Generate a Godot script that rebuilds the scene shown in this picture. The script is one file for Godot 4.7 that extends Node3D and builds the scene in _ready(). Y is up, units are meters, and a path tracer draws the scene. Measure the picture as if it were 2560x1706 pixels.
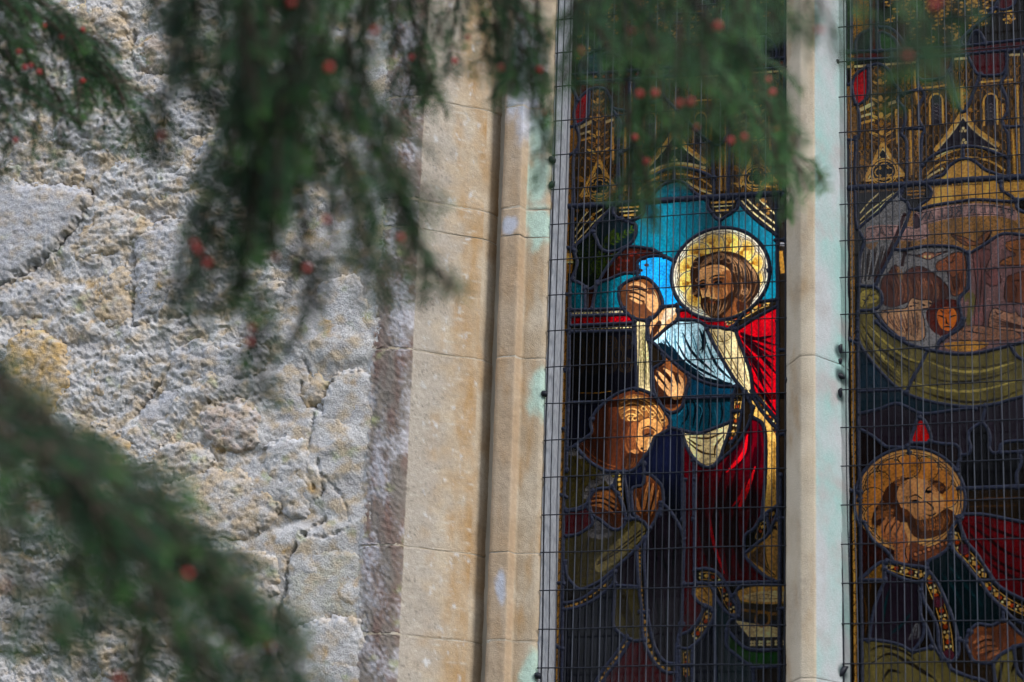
extends Node3D
# A stretch of old church wall with a two-light stained glass window behind wire guards, seen past yew sprays.
# Window drawings are given in millimetres on the window's own plane, measured from x = 0, y = 3 m.

const GLASS_Z := -0.17
const GUARD_Z := -0.125
var rng := RandomNumberGenerator.new()
var MAT := {}
var n_big: FastNoiseLite
var n_mid: FastNoiseLite
var n_ridge: FastNoiseLite
var n_warp: FastNoiseLite
var n_fine: FastNoiseLite
var n_grit: FastNoiseLite
var n_c1: FastNoiseLite
var n_c2: FastNoiseLite
var n_c3: FastNoiseLite
var n_c4: FastNoiseLite
var n_c5: FastNoiseLite
var n_lichen: FastNoiseLite
var n_speck: FastNoiseLite
var n_wobble: FastNoiseLite
var n_pits: FastNoiseLite


func V(x, y, z) -> Vector3: return Vector3(x, y, z)

# ---------------------------------------------------------------- small helpers
func lin(r: float, g: float, b: float) -> Color:      # a linear base colour as albedo_color
	return Color(r, g, b).linear_to_srgb()

func noise(freq: float, octaves := 4, seed_ := 1, kind := FastNoiseLite.TYPE_SIMPLEX_SMOOTH, fractal := FastNoiseLite.FRACTAL_FBM) -> FastNoiseLite:
	var n := FastNoiseLite.new()
	n.noise_type = kind
	n.frequency = freq
	n.seed = seed_
	n.fractal_type = fractal
	n.fractal_octaves = octaves
	return n

func grain_texture(freq: float, seed_: int, lo: float, hi: float, size := 512, octaves := 5) -> NoiseTexture2D:
	var t := NoiseTexture2D.new()
	t.width = size
	t.height = size
	t.seamless = true
	t.noise = noise(freq, octaves, seed_)
	var g := Gradient.new()
	g.set_color(0, Color(lo, lo, lo))
	g.set_color(1, Color(hi, hi, hi))
	t.color_ramp = g
	return t

func mat(name_: String, color: Color, rough: float, metal := 0.0) -> StandardMaterial3D:
	var m := StandardMaterial3D.new()
	m.resource_name = name_
	m.albedo_color = color
	m.roughness = rough
	m.metallic = metal
	MAT[name_] = m
	return m

func tag(o: Node, label := "", category := "", group := "", kind := "") -> Node:
	if label: o.set_meta("label", label)
	if category: o.set_meta("category", category)
	if group: o.set_meta("group", group)
	if kind: o.set_meta("kind", kind)
	return o

func thing(called: String, label: String, category: String, at := Vector3.ZERO, group := "") -> Node3D:
	var o := Node3D.new()
	o.name = called
	add_child(o, true)
	o.position = at
	tag(o, label, category, group)
	return o

func put(called: String, m: Mesh, material: Material, parent: Node = self) -> MeshInstance3D:
	var o := MeshInstance3D.new()
	o.name = called
	o.mesh = m
	o.material_override = material
	parent.add_child(o, true)
	return o

func mesh_of(v: PackedVector3Array, idx: PackedInt32Array, nrm := PackedVector3Array(), col := PackedColorArray(), uv := PackedVector2Array()) -> ArrayMesh:
	var a := []
	a.resize(Mesh.ARRAY_MAX)
	a[Mesh.ARRAY_VERTEX] = v
	a[Mesh.ARRAY_INDEX] = idx
	if nrm.size(): a[Mesh.ARRAY_NORMAL] = nrm
	if col.size(): a[Mesh.ARRAY_COLOR] = col
	if uv.size(): a[Mesh.ARRAY_TEX_UV] = uv
	var m := ArrayMesh.new()
	m.add_surface_from_arrays(Mesh.PRIMITIVE_TRIANGLES, a)
	return m

func box_mesh(size: Vector3) -> BoxMesh:
	var b := BoxMesh.new()
	b.size = size
	return b

func box(called: String, lo: Vector3, hi: Vector3, material: Material, parent: Node = self) -> MeshInstance3D:
	var o := put(called, box_mesh(hi - lo), material, parent)
	o.position = (lo + hi) / 2.0
	return o

# a grid of nx by ny points, given row by row, as a smooth sheet (front where x and y run right and up)
func sheet(v: PackedVector3Array, nx: int, ny: int, col: PackedColorArray) -> ArrayMesh:
	var nrm := PackedVector3Array()
	nrm.resize(nx * ny)
	var idx := PackedInt32Array()
	idx.resize((nx - 1) * (ny - 1) * 6)
	var k := 0
	for j in ny:
		for i in nx:
			var at := j * nx + i
			var a := v[at + 1 if i < nx - 1 else at] - v[at - 1 if i > 0 else at]
			var b := v[at + nx if j < ny - 1 else at] - v[at - nx if j > 0 else at]
			nrm[at] = a.cross(b).normalized()
			if i < nx - 1 and j < ny - 1:
				idx[k] = at
				idx[k + 1] = at + nx
				idx[k + 2] = at + 1
				idx[k + 3] = at + 1
				idx[k + 4] = at + nx
				idx[k + 5] = at + nx + 1
				k += 6
	return mesh_of(v, idx, nrm, col)

# round or oval tube along points: w across (in the plane square to z), d along z when flat is set
func tube(pts: PackedVector3Array, w: PackedFloat32Array, sides := 8, flat := 0.0) -> ArrayMesh:
	var v := PackedVector3Array()
	var nr := PackedVector3Array()
	var idx := PackedInt32Array()
	var n := pts.size()
	var up := Vector3(0.31, 0.2, 0.93).normalized()
	for i in n:
		var t := (pts[mini(i + 1, n - 1)] - pts[maxi(i - 1, 0)]).normalized()
		var a: Vector3
		var b: Vector3
		if flat > 0.0:
			b = Vector3(0, 0, 1)
			a = b.cross(t).normalized()
		else:
			a = up.cross(t)
			if a.length() < 0.05: a = Vector3.RIGHT.cross(t)
			a = a.normalized()
			b = t.cross(a).normalized()
		var d: float = flat if flat > 0.0 else w[i]
		for s in sides:
			var f := TAU * s / sides
			v.append(pts[i] + a * cos(f) * w[i] + b * sin(f) * d)
			nr.append((a * cos(f) / w[i] + b * sin(f) / d).normalized())
	for i in n - 1:
		for s in sides:
			var p := i * sides + s
			var q := i * sides + (s + 1) % sides
			idx.append_array([p, p + sides, q, q, p + sides, q + sides])
	for e in [0, n - 1]:
		var c := v.size()
		var dir := (pts[0] - pts[1]).normalized() if e == 0 else (pts[n - 1] - pts[n - 2]).normalized()
		v.append(pts[e])
		nr.append(dir)
		for s in sides:
			var p: int = e * sides + s
			var q: int = e * sides + (s + 1) % sides
			if e == 0: idx.append_array([c, p, q])
			else: idx.append_array([c, q, p])
	return mesh_of(v, idx, nr)

# flat list x, y, x, y ... -> points
func P(a: Array) -> PackedVector2Array:
	var o := PackedVector2Array()
	for i in range(0, a.size(), 2): o.append(Vector2(a[i], a[i + 1]))
	return o

# a smooth curve through the points, resampled
func smooth(p: PackedVector2Array, step := 5.0) -> PackedVector2Array:
	var o := PackedVector2Array()
	var n := p.size()
	var closed := n > 3 and p[0].distance_to(p[n - 1]) < 0.5
	for i in n - 1:
		var a := p[i - 1] if i > 0 else (p[n - 2] if closed else p[0] * 2.0 - p[1])
		var b := p[i]
		var c := p[i + 1]
		var d := p[i + 2] if i + 2 < n else (p[1] if closed else p[n - 1] * 2.0 - p[n - 2])
		var m := maxi(1, int(b.distance_to(c) / step))
		for k in m: o.append(b.cubic_interpolate(c, a, d, float(k) / m))
	o.append(p[n - 1])
	return o

func ring_of(cx: float, cy: float, rx: float, ry: float, a0 := 0.0, a1 := TAU, n := 40) -> PackedVector2Array:
	var o := PackedVector2Array()
	for i in n + 1:
		var f := lerpf(a0, a1, float(i) / n)
		o.append(Vector2(cx + cos(f) * rx, cy + sin(f) * ry))
	return o

# ---------------------------------------------------------------- a canvas for what is painted and fired on the glass
var im: Image
var cv_o := Vector2.ZERO     # lower left corner in millimetres
var cv_h := 0
var cv_s := 1.3              # pixels a millimetre
var cv_shift := Vector2.ZERO # moves a drawing, for the canopy that both lights repeat

func canvas(lo: Vector2, hi: Vector2, s: float, c: Color) -> void:
	cv_o = lo
	cv_s = s
	cv_shift = Vector2.ZERO
	cv_h = int((hi.y - lo.y) * s)
	im = Image.create(int((hi.x - lo.x) * s), cv_h, false, Image.FORMAT_RGBA8)
	im.fill(c)

func fill(p: PackedVector2Array, c: Color) -> void:
	var q := PackedVector2Array()
	var lo := 1e9
	var hi := -1e9
	for a in p:
		var b := (a + cv_shift - cv_o) * cv_s
		b.y = cv_h - b.y
		q.append(b)
		lo = minf(lo, b.y)
		hi = maxf(hi, b.y)
	var n := q.size()
	for y in range(maxi(0, int(ceil(lo - 0.5))), mini(cv_h - 1, int(floor(hi - 0.5))) + 1):
		var yy := y + 0.5
		var xs := PackedFloat32Array()
		for i in n:
			var a := q[i]
			var b := q[(i + 1) % n]
			if (a.y <= yy) != (b.y <= yy): xs.append(a.x + (yy - a.y) / (b.y - a.y) * (b.x - a.x))
		xs.sort()
		for k in range(0, xs.size() - 1, 2):
			var x0 := int(ceil(xs[k] - 0.5))
			var x1 := int(ceil(xs[k + 1] - 0.5))
			if x1 > x0: im.fill_rect(Rect2i(x0, y, x1 - x0, 1), c)

func dot(x: float, y: float, r: float, c: Color) -> void:
	fill(ring_of(x, y, r, r, 0, TAU, 10 if r < 4 else 20), c)

func line(p: PackedVector2Array, w: float, c: Color, taper := false) -> void:
	var n := p.size()
	var l := PackedVector2Array()
	var r := PackedVector2Array()
	for i in n:
		var t := (p[mini(i + 1, n - 1)] - p[maxi(i - 1, 0)]).normalized()
		var h := w / 2.0
		if taper: h *= 0.25 + 0.75 * sin(PI * clampf((i + 0.3) / n, 0, 1))
		var o := Vector2(-t.y, t.x) * h
		l.append(p[i] + o)
		r.append(p[i] - o)
	for i in n - 1: fill(PackedVector2Array([l[i], l[i + 1], r[i + 1], r[i]]), c)

func curve(a: Array, w: float, c: Color, taper := false) -> void:
	line(smooth(P(a), 3.0), w, c, taper)

func shape(a: Array, c: Color) -> void:
	fill(smooth(P(a + [a[0], a[1]]), 4.0), c)

func poly(a: Array, c: Color) -> void:
	fill(P(a), c)

# brush strokes of one family: n strokes between curve a and curve b
func strokes(a: Array, b: Array, n: int, w: float, c: Color, jitter := 0.0) -> void:
	var pa := P(a)
	var pb := P(b)
	for i in n:
		var f := (i + 0.5) / n + rng.randf_range(-jitter, jitter) / n
		var q := PackedVector2Array()
		for k in pa.size(): q.append(pa[k].lerp(pb[k], f))
		line(smooth(q, 3.0), w * rng.randf_range(0.6, 1.2), c, true)

# glass is never even: streaks from the blowing, specks of dirt and worn paint
func weather_glass(seed_: int) -> void:
	var a := noise(0.012, 4, seed_)
	var b := noise(0.11, 2, seed_ + 5)
	var d := im.get_data()
	var w := im.get_width()
	var i := 0
	for y in im.get_height():
		for x in w:
			var f := 1.0 + 0.30 * a.get_noise_2d(x * 1.6, y * 0.7) + 0.24 * b.get_noise_2d(x, y)
			d[i] = mini(255, int(d[i] * f))
			d[i + 1] = mini(255, int(d[i + 1] * f))
			d[i + 2] = mini(255, int(d[i + 2] * f))
			i += 4
	im = Image.create_from_data(w, im.get_height(), false, Image.FORMAT_RGBA8, d)

# ---------------------------------------------------------------- a leaded light: cames, and a pane in every field between them
class Light:
	var root: Node3D
	var lo: Vector2
	var hi: Vector2
	var leads: Array = []
	var panes: Array = []
	var areas: Array = []

func window_plane(p: Vector2, z := GLASS_Z) -> Vector3:
	return Vector3(p.x / 1000.0, 3.0 + p.y / 1000.0, z)

# cames that leave the drawn part go straight on to the head or the foot of the light
func lead_line(l: Light, a: Array) -> void:
	var p := smooth(P(a))
	if p[0].y > 690.0: p.insert(0, Vector2(p[0].x, l.hi.y))
	if p[-1].y > 690.0: p.append(Vector2(p[-1].x, l.hi.y))
	if p[0].y < -690.0: p.insert(0, Vector2(p[0].x, l.lo.y))
	if p[-1].y < -690.0: p.append(Vector2(p[-1].x, l.lo.y))
	l.leads.append(p)

func came(l: Light, p: PackedVector2Array, half := 4.1, called := "lead_came", deep := 0.0042) -> void:
	var q := PackedVector3Array()
	var w := PackedFloat32Array()
	for i in p.size():
		q.append(window_plane(p[i]) - l.root.position + Vector3(0, 0, rng.randf_range(-0.0004, 0.0004)))
		w.append(half / 1000.0 * (1.0 + 0.16 * n_wobble.get_noise_2d(p[i].x * 3.0, p[i].y * 3.0)))
	put(called, tube(q, w, 8, deep * rng.randf_range(0.93, 1.07)), MAT.lead, l.root)
	for e in [0, p.size() - 1]:      # solder where cames meet
		var s := put("solder_joint", MAT.solder_mesh, MAT.lead, l.root)
		s.position = window_plane(p[e]) - l.root.position + Vector3(0, 0, 0.0018)
		s.scale = Vector3(rng.randf_range(0.9, 1.5), rng.randf_range(0.9, 1.5), rng.randf_range(0.7, 1.1))
		s.rotation.z = rng.randf() * 6.0

func find_panes(l: Light, cell := 1.25) -> void:
	var keep := [im, cv_o, cv_s, cv_h, cv_shift]
	canvas(l.lo, l.hi, 1.0 / cell, Color(1, 1, 1, 1))
	for p: PackedVector2Array in l.leads:      # run a little past the ends, so that every field closes
		var q := p.duplicate()
		q.insert(0, p[0] + (p[0] - p[1]).normalized() * 4.0)
		q.append(p[-1] + (p[-1] - p[-2]).normalized() * 4.0)
		line(q, 4.6, Color(1, 1, 1, 0))
	var w := im.get_width()
	im.fill_rect(Rect2i(0, 0, w, 2), Color(1, 1, 1, 0))
	im.fill_rect(Rect2i(0, cv_h - 2, w, 2), Color(1, 1, 1, 0))
	im.fill_rect(Rect2i(0, 0, 2, cv_h), Color(1, 1, 1, 0))
	im.fill_rect(Rect2i(w - 2, 0, 2, cv_h), Color(1, 1, 1, 0))
	var bits := BitMap.new()
	bits.create_from_image_alpha(im, 0.5)
	for p in bits.opaque_to_polygons(Rect2i(0, 0, w, cv_h), 0.7):
		var q := PackedVector2Array()
		for a in p: q.append(Vector2(a.x, cv_h - a.y) * cell + l.lo)
		var area := 0.0
		for i in q.size(): area += q[i].cross(q[(i + 1) % q.size()]) / 2.0
		if absf(area) < 30.0: continue
		if area > 0: q.reverse()
		l.panes.append(q)
		l.areas.append(absf(area))
	im = keep[0]
	cv_o = keep[1]
	cv_s = keep[2]
	cv_h = keep[3]
	cv_shift = keep[4]

func seed_fill(l: Light, x: float, y: float, c: Color) -> void:
	var best := PackedVector2Array()
	var least := 1e9
	for i in l.panes.size():
		if l.areas[i] < least and Geometry2D.is_point_in_polygon(Vector2(x, y), l.panes[i]):
			best = l.panes[i]
			least = l.areas[i]
	if best.size(): fill(Geometry2D.offset_polygon(best, 3.0)[0], c)

func build_panes(l: Light, material: Material) -> void:
	var span := l.hi - l.lo
	for p: PackedVector2Array in l.panes:
		var tri := Geometry2D.triangulate_polygon(p)
		if tri.is_empty(): continue
		var mid := Vector2.ZERO
		for a in p: mid += a / p.size()
		var v := PackedVector3Array()
		var uv := PackedVector2Array()
		var nr := PackedVector3Array()
		var idx := PackedInt32Array()
		var n := p.size()
		var tx := rng.randf_range(-0.006, 0.006)
		var ty := rng.randf_range(-0.006, 0.006)
		for side in [0.0015, -0.0015]:
			for a in p:
				var d: Vector2 = (a - mid) / 1000.0
				v.append(Vector3(d.x, d.y, side + clampf(d.x * tx + d.y * ty, -0.001, 0.001)))
				uv.append(Vector2((a.x - l.lo.x) / span.x, 1.0 - (a.y - l.lo.y) / span.y))
				nr.append(Vector3(-tx, -ty, 1).normalized() * (1.0 if side > 0 else -1.0))
		for k in range(0, tri.size(), 3):
			var a := p[tri[k]]
			var flip := (p[tri[k + 1]] - a).cross(p[tri[k + 2]] - a) > 0
			var b := tri[k + 2] if flip else tri[k + 1]
			var c := tri[k + 1] if flip else tri[k + 2]
			idx.append_array([tri[k], b, c, tri[k] + n, c + n, b + n])
		var base := v.size()
		for i in n:
			var j := (i + 1) % n
			var e := p[j] - p[i]
			var out := Vector3(-e.y, e.x, 0).normalized()
			var at := v.size()
			for q in [i, j, i + n, j + n]:
				v.append(v[q])
				uv.append(uv[q])
				nr.append(out)
			idx.append_array([at, at + 2, at + 1, at + 1, at + 2, at + 3])
		var o := put("glass_pane", mesh_of(v, idx, nr, PackedColorArray(), uv), material, l.root)
		o.position = window_plane(mid) - l.root.position

func glass_material(name_: String, paint: float) -> StandardMaterial3D:
	var m := mat(name_, Color(1, 1, 1, paint), 0.11)
	var t := ImageTexture.create_from_image(im)
	m.albedo_texture = t
	m.texture_repeat = false
	m.metallic_specular = 0.16
	m.refraction_enabled = true
	m.refraction_scale = 0.045
	m.transparency = BaseMaterial3D.TRANSPARENCY_ALPHA
	return m

# ---------------------------------------------------------------- colours of the glass and of the paint on it
const TEAL := Color(0.03, 0.47, 0.53)
const TEAL_D := Color(0.02, 0.26, 0.36)
const BLUE := Color(0.10, 0.62, 0.86)
const SKYW := Color(0.80, 0.94, 0.94)
const RUBY := Color(0.78, 0.01, 0.07)
const RUBY_D := Color(0.36, 0.0, 0.05)
const GOLD := Color(0.92, 0.69, 0.32)
const GOLD_P := Color(0.97, 0.84, 0.58)
const GOLD_D := Color(0.66, 0.45, 0.15)
const OLIVE := Color(0.50, 0.44, 0.22)
const OLIVE_D := Color(0.36, 0.31, 0.13)
const UMBER := Color(0.17, 0.11, 0.05)
const BLACK := Color(0.035, 0.03, 0.05)
const NAVY := Color(0.05, 0.06, 0.13)
const FLESH := Color(0.93, 0.66, 0.40)
const FLESH_D := Color(0.52, 0.29, 0.14)
const FLESH_K := Color(0.24, 0.12, 0.07)
const WHITE := Color(0.93, 0.93, 0.84)
const CREAM := Color(0.96, 0.83, 0.58)
const GREY := Color(0.56, 0.53, 0.52)
const GREEN := Color(0.16, 0.34, 0.10)
const MAUVE := Color(0.58, 0.42, 0.40)
const PLUM := Color(0.16, 0.11, 0.16)
const LINE := Color(0.07, 0.035, 0.03)

func leads_of_saint() -> Array:
	return [
		[96.4,838,103.9,188.8,106.6,-180.2,109.8,-639.6,110.7,-726.5],
		[126.2,310.4,122,415.2,131.1,440.2,133.3,462.9,127.1,486.4,122.5,501.2,120.6,521.5,128.3,546.9,147.4,565.5,169.6,572.2,189.3,564.6,201,540.5,204.1,523,215.6,501.9,224.3,483.9,219.5,450.1,220.7,393.1,225.3,306.8],
		[109.3,423.3,125.8,432], [153.5,569,151.5,513.1,140.8,496.7,124.8,490.9], [102.2,578.2,116.4,574.1,128.3,546.9],
		[103.3,589.8,230.5,585.5,368.1,583,573.1,581.3], [102.8,607.3,227.4,604.6,367.9,603.2,573.1,602.6],
		[131,604.7,130.3,631.1,145.3,650.1,164.8,657,172.3,657.8], [170.1,848.6,173.7,600.8], [178.6,607.6,177.7,644.1,201.4,647.7,224,631,230.1,604.4], [140.3,851.8,145.3,650.1],
		[513.3,811.9,515.5,603.7], [461.6,605.9,462.9,620.1,470.8,639.5,487,652.3,513.9,654], [524.9,607.1,524.7,651.5,543.6,641.1,554.3,620.1,554.4,604.4], [515.3,652.4,524.7,651.5],
		[326.2,831.9,328,705.5], [328,705.5,402.3,698.1], [402.3,698.1,401,823.9], [327.7,725.9,402.1,718.5], [225.3,842.7,230.1,604.4], [281.5,836.7,286.9,603.5], [447.7,818.9,449.4,604.2], [365.3,701.8,367.9,603.2],
		[250,582.3,252.1,541.8,267.5,531.8,303.3,528.7,314.1,539.2,313.4,583.7],
		[240.2,585.5,243.1,511,254.8,475.7,249.9,441.9,255.3,306.6], [449.6,584.2,450.2,515.8,461.1,495,453.2,470.2,456.2,430.6,454.5,304.7],
		[476.6,584.5,484.9,546.7,466.3,520,452.9,507], [572.9,805.6,571.8,578.6,568.4,477.3,569.4,301.6],
		[254.2,362.3,289.7,362.4,316.6,374.3,339.6,378.1,365.3,376.1,397.8,365.2,424.8,349.1], [339.6,378.1,340,350.1],
		[285.2,306.6,301.1,330.6,322.5,345.8,344.1,349.8,363.1,342.7,376.7,327.7,390.3,315.5,409.2,303.6], [420,425.1,425.2,304.1], [243.1,511,204.1,523], [222.9,421.3,251.5,433.2],[314.1,539.2,420,425.1,454.7,444.7],
		[123.5,312.9,126,218.9,129.8,211.3], [126,218.9,142.6,232.5,159.1,246.1,173.2,264.8,189.6,283.4,213.2,306.3],
		[213.2,307.6,211.2,289.2,223.5,276,242.8,269.7,261.8,273.3,276,284.5,275.6,306.7],
		[228.3,274.5,245.2,265.9,257.3,261.4,261.1,251.3,255.6,227.2,239.1,213.7,215.4,205.6,196.2,206.8,183.9,217.4,177.5,232.6,168.7,250.4],
		[127.3,213.9,131.3,201.4,136.5,186.3,132.2,167.1,126.6,150.4,145,139.5,162.1,126.3,176.3,132.6,183.3,141.9,201.7,172.3,225.1,200,239.2,211.3,253.4,212.7,274.9,208.9,298.8,202.4,322.7,186.2],
		[154.8,129.1,156,83.1], [179.8,136.1,170.3,83.4], [126.6,150.4,122.1,138.5,123.6,83.8],
		[181,138.4,204.7,145.4,235.5,155.6,264,156.2,264.8,177.9,277.7,186.8,301.4,190.1,322.7,186.2,342.9,175.2],
		[229,124.5,240.7,135.9,264.3,144.1,283.3,142.9,300,129.7,312.1,109.7,319.6,82.9,308.2,64.5,294.3,53.3,275.4,53.2,256.4,60.3,239.5,75.7,229.6,95.5,226.9,112.6,229,124.5],
		[265.2,156.1,265.5,144], [553,305.6,555.5,216.2,558.3,-13.5],
		[413.1,308.8,410.9,289.4,420.5,274.1,430,261.3,437,257.1,446.3,262.5,464.9,273.3,474.2,284.8,474,307.9], [474.1,299.4,488.2,278.9,504.6,260.8,520.8,245.1,537.1,231.9,554.4,216.3], [437,257.1,437.2,241.4],
		[123.6,83.8,239.5,79.3], [125.2,70.4,246.8,66.9], [125.7,49.8,259,48.2], [126.1,36.6,259.3,31.5], [257.6,59.1,259.8,31.4,260.4,2.8],
		[318.5,78.2,324.4,79.1,350.1,79.9], [294.2,54.5,287.6,32.2,290.3,8.3,306.7,14.5,327.4,32.4,352.9,49.9], [350.1,79.9,352.6,69,352.9,49.9], [352.6,69,371.3,70.3], [352.9,49.9,392.6,45.3,413.6,32.2,439,28.4,462.1,24.7,487.2,54],
		[462.1,24.7,473.6,21.7,510.2,43.2,544.5,60,558.1,67.5], [519.2,78.5,535.3,78.3,558.1,80], [123.5,85.5,123.3,33.1],
		[261.5,52,268.3,-92.6], [287,50.5,293.2,4.2,296.4,-28.4,300.4,-106.2], [293.1,6.9,303.9,0.9,322.8,-19,349.6,-44.6,376.3,-67.3,408,-84.8,439.4,-94.3,473.2,-97.3],
		[412.1,25.8,428.2,-8.6,449.4,-47.1,470.5,-82.7,491.4,-110.1,507.1,-142.4], [469.8,22.6,477.8,2,488.4,-27.9,501.5,-65.7,506.9,-108.2,504.4,-118.6,491.4,-110.1],
		[322.8,-21.7,323.1,-37.8,307.3,-47.7,300.8,-55.4,302.5,-76.9,305.5,-98.4,313.8,-120.1,327.3,-136.7,340.6,-145.3,356.3,-140.7,366.5,-125.3,371.5,-101.6,376.5,-80.6,373.7,-65.8],
		[176.1,-151.1,183.8,-135.4,202.1,-117.6,223.2,-102.5,244.3,-94.1,265.6,-91.2,292.3,-100.5,311.1,-114.7,324.6,-136.6,338.1,-158.4,338.4,-176.9,322.8,-186.7,307.2,-196.6,299.6,-217.4,284.2,-237.8,274,-253.1,258.3,-263,231.9,-262,210.7,-261.2,189.2,-249.9,172.9,-238.7,156.5,-222.1,145.2,-203.1,166.3,-188,176.8,-177.8,173.7,-161.7,176.1,-151.1],
		[125.4,-114,199.4,-116.1], [125.3,-211.6,145.3,-204.4], [123.1,39.4,125.4,-46.5,125.2,-207.6,125.2,-255.3], [122.5,-274.9,122,-354.7,126.6,-615.7,128.9,-743.1],
		[338.4,-175.5,364.7,-183.3,398.7,-190,429.8,-180.9,463.4,-169.2], [362.1,-181.8,364.8,-191.2,372.9,-215.1,386.3,-239.2,407.3,-258.3,428,-259.1,445.9,-244.2,471.5,-221.8,491.9,-191.4,504.6,-160.6,507.1,-142.4],
		[473.2,-97.3,468.2,-114.2,465.8,-143.1,463.4,-174.5,458.4,-195.2,450.8,-215.7,440.7,-244,428,-259.1], [491.4,-110.1,486.5,-144,481.5,-170,476.5,-196,463.7,-213.7], [369.1,-117.4,466.9,-118.1], [467.1,-148.4,486.5,-148],
		[507,-118.7,522.6,-145.7,543.2,-172.8,557.3,-189], [506.9,-108.2,532.8,-140.9,557.3,-170.8], [504.6,-160.6,530.4,-185.2,533.3,-276.1,526,-368.1], [556.8,35,558.9,-371.2],
		[364.8,-191.2,365.5,-243.6,367.1,-365.6], [388.9,-244.5,390.4,-366.4], [127.5,-339.7,162,-335.6,174.8,-315.1,190.3,-297.3,222,-293.2,232,-264.7],
		[245.2,-263.8,254,-312.6,260.2,-359.6], [222,-293.2,232.9,-309.2,243.8,-327.9,249.5,-348.9], [265.2,-344.2,263,-299.9,282.6,-292.7,287.6,-279.8,285.7,-248.3], [287.4,-269.4,297.9,-269.8,313.9,-283.4,324.5,-296.8,327.4,-315.1,327.7,-330.7,320.2,-353.8],
		[234.9,-308.2,246.3,-340.3,252,-361.5,244.4,-377,231.2,-381.9,217.7,-376.2,201.4,-362.5,185.1,-351.5,176.7,-338,173.6,-319.3,181.2,-299.7], [125.6,-338.9,152.4,-334.5,173.7,-324.7], [128.4,-391.9,153.8,-387.4,175,-374.9,182.7,-364.6,175.3,-335.3],
		[261.6,-309.2,264.9,-343.5,275.9,-359.7,289.2,-367.9,300,-381.4,312.9,-360.8,323,-335], [252,-361.5,275.9,-359.7], [300,-381.4,292.5,-399.4,274.4,-419.7,253.6,-440,227.6,-462.7,206.8,-480.4,183.2,-492.8,159.4,-500,143,-486.7,131.9,-470.7,127.2,-444.5],
		[128.1,-527.9,160,-520.8,188.8,-503.3,217.4,-480.6,230.4,-466.7], [128.5,-540.9,163,-533.8,194.4,-519,230.8,-488.7], [230.3,-465.4,231.4,-514.6,229.9,-566.1,235.5,-581.6,251.5,-594.7,272.6,-605.2,293.5,-603], [230.9,-493.9,279.8,-497.7],
		[274.4,-419.7,277.8,-464,281.2,-502.8,287.1,-541.6,289.2,-582.6,293.6,-608.1,304.4,-631.2,317.7,-651.6,336.1,-667,359.3,-669.8], [292.5,-400.7,290.5,-438.4,294.1,-490.3,297.6,-541.8,303.4,-572.6,311.8,-608.4,325.2,-636.5,341,-649.4,360.4,-652.2], [285.9,-548,298.2,-548.2],
		[256.8,-597.3,236.5,-630.1,216.1,-655.3,198.4,-683,188.7,-718.4], [266.1,-602.6,242,-642.9,221.6,-668.1,206.5,-693.2,199.3,-723.5],
		[369.7,-284.1,371.3,-409.5,369.8,-492.1,368.3,-568.7,363.4,-594.1,358.6,-619.3,359.1,-652.2,362.9,-740], [390.7,-284.8,392.9,-464.4,395.8,-492.7], [324.3,-329.8,341.6,-346.1,363.1,-380.7,370.8,-406.9], [371.2,-494.7,562.5,-494.1],
		[394.2,-467,413.6,-464.9,434.3,-470.5,447.4,-483.7,457.8,-501.8,468.2,-525,478.6,-545.5,473.6,-560.6,455.6,-550.1,437.4,-524.3,426.9,-501.1,411.3,-493,395.8,-494],
		[395.8,-494,390.8,-513.1,401.4,-531.2,419.5,-539.2,432.5,-549.6,430.1,-564.8,420,-584.9,404.8,-604.9,387,-619.8,374.1,-622.1,363.7,-616.9,364,-596.6,381.4,-589.3,396.7,-574.3,406.9,-556.8,415.7,-540.4], [368.3,-573.8,364,-596.6], [433.4,-508.9,432.5,-549.6],
		[562.2,-340.4,528.9,-362.6,511,-387.8,493.1,-402.8,493.3,-438.8,503.7,-454.4,524.2,-475.4,549.7,-492.5], [562.2,-348.2,539.3,-399,518.9,-416.4,493.3,-436.2], [536.6,-362.8,541.8,-396.5],
		[466.9,-522.4,474.6,-514.9,480.9,-504.9,498.8,-499,562.5,-500.5], [474.6,-517.5,483.7,-540.5,481.3,-560.8,463.5,-570.5,458.5,-590.7,458.7,-618.4,474.1,-633.7,499.7,-654.1,509.8,-661.7,515.2,-741.2], [473.6,-560.6,481.3,-560.8], [459.8,-588.2,499.5,-624.1,562.7,-627.5], [509.8,-661.7,562.7,-658.7],
		[363.8,-619.4,368,-740], [390.8,-619.8,391,-740.2], [433.8,-549.7,438.2,-740.6], [563.4,-283.4,561.6,-741.6], [366.8,-654.8,390,-655.1],
		[104.3,-40,119.4,-44.8], [102.6,-167.9,122.8,-168.8], [105.1,-302.1,125.4,-310.7], [106.9,-485.8,125.7,-487.5], [110.5,-611.5,126.7,-618.2], [102.9,221.7,126,217.7], [104.5,120.1,121.5,117.8], [107.5,488,124.2,489.5],
		[554.4,206.7,572.8,205.5], [558.3,-26.3,575,-25.9], [558.6,-199.5,575.2,-198.9], [562.2,-368.8,577.6,-368.8], [561.3,-547.2,577.7,-547],
	]

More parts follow.
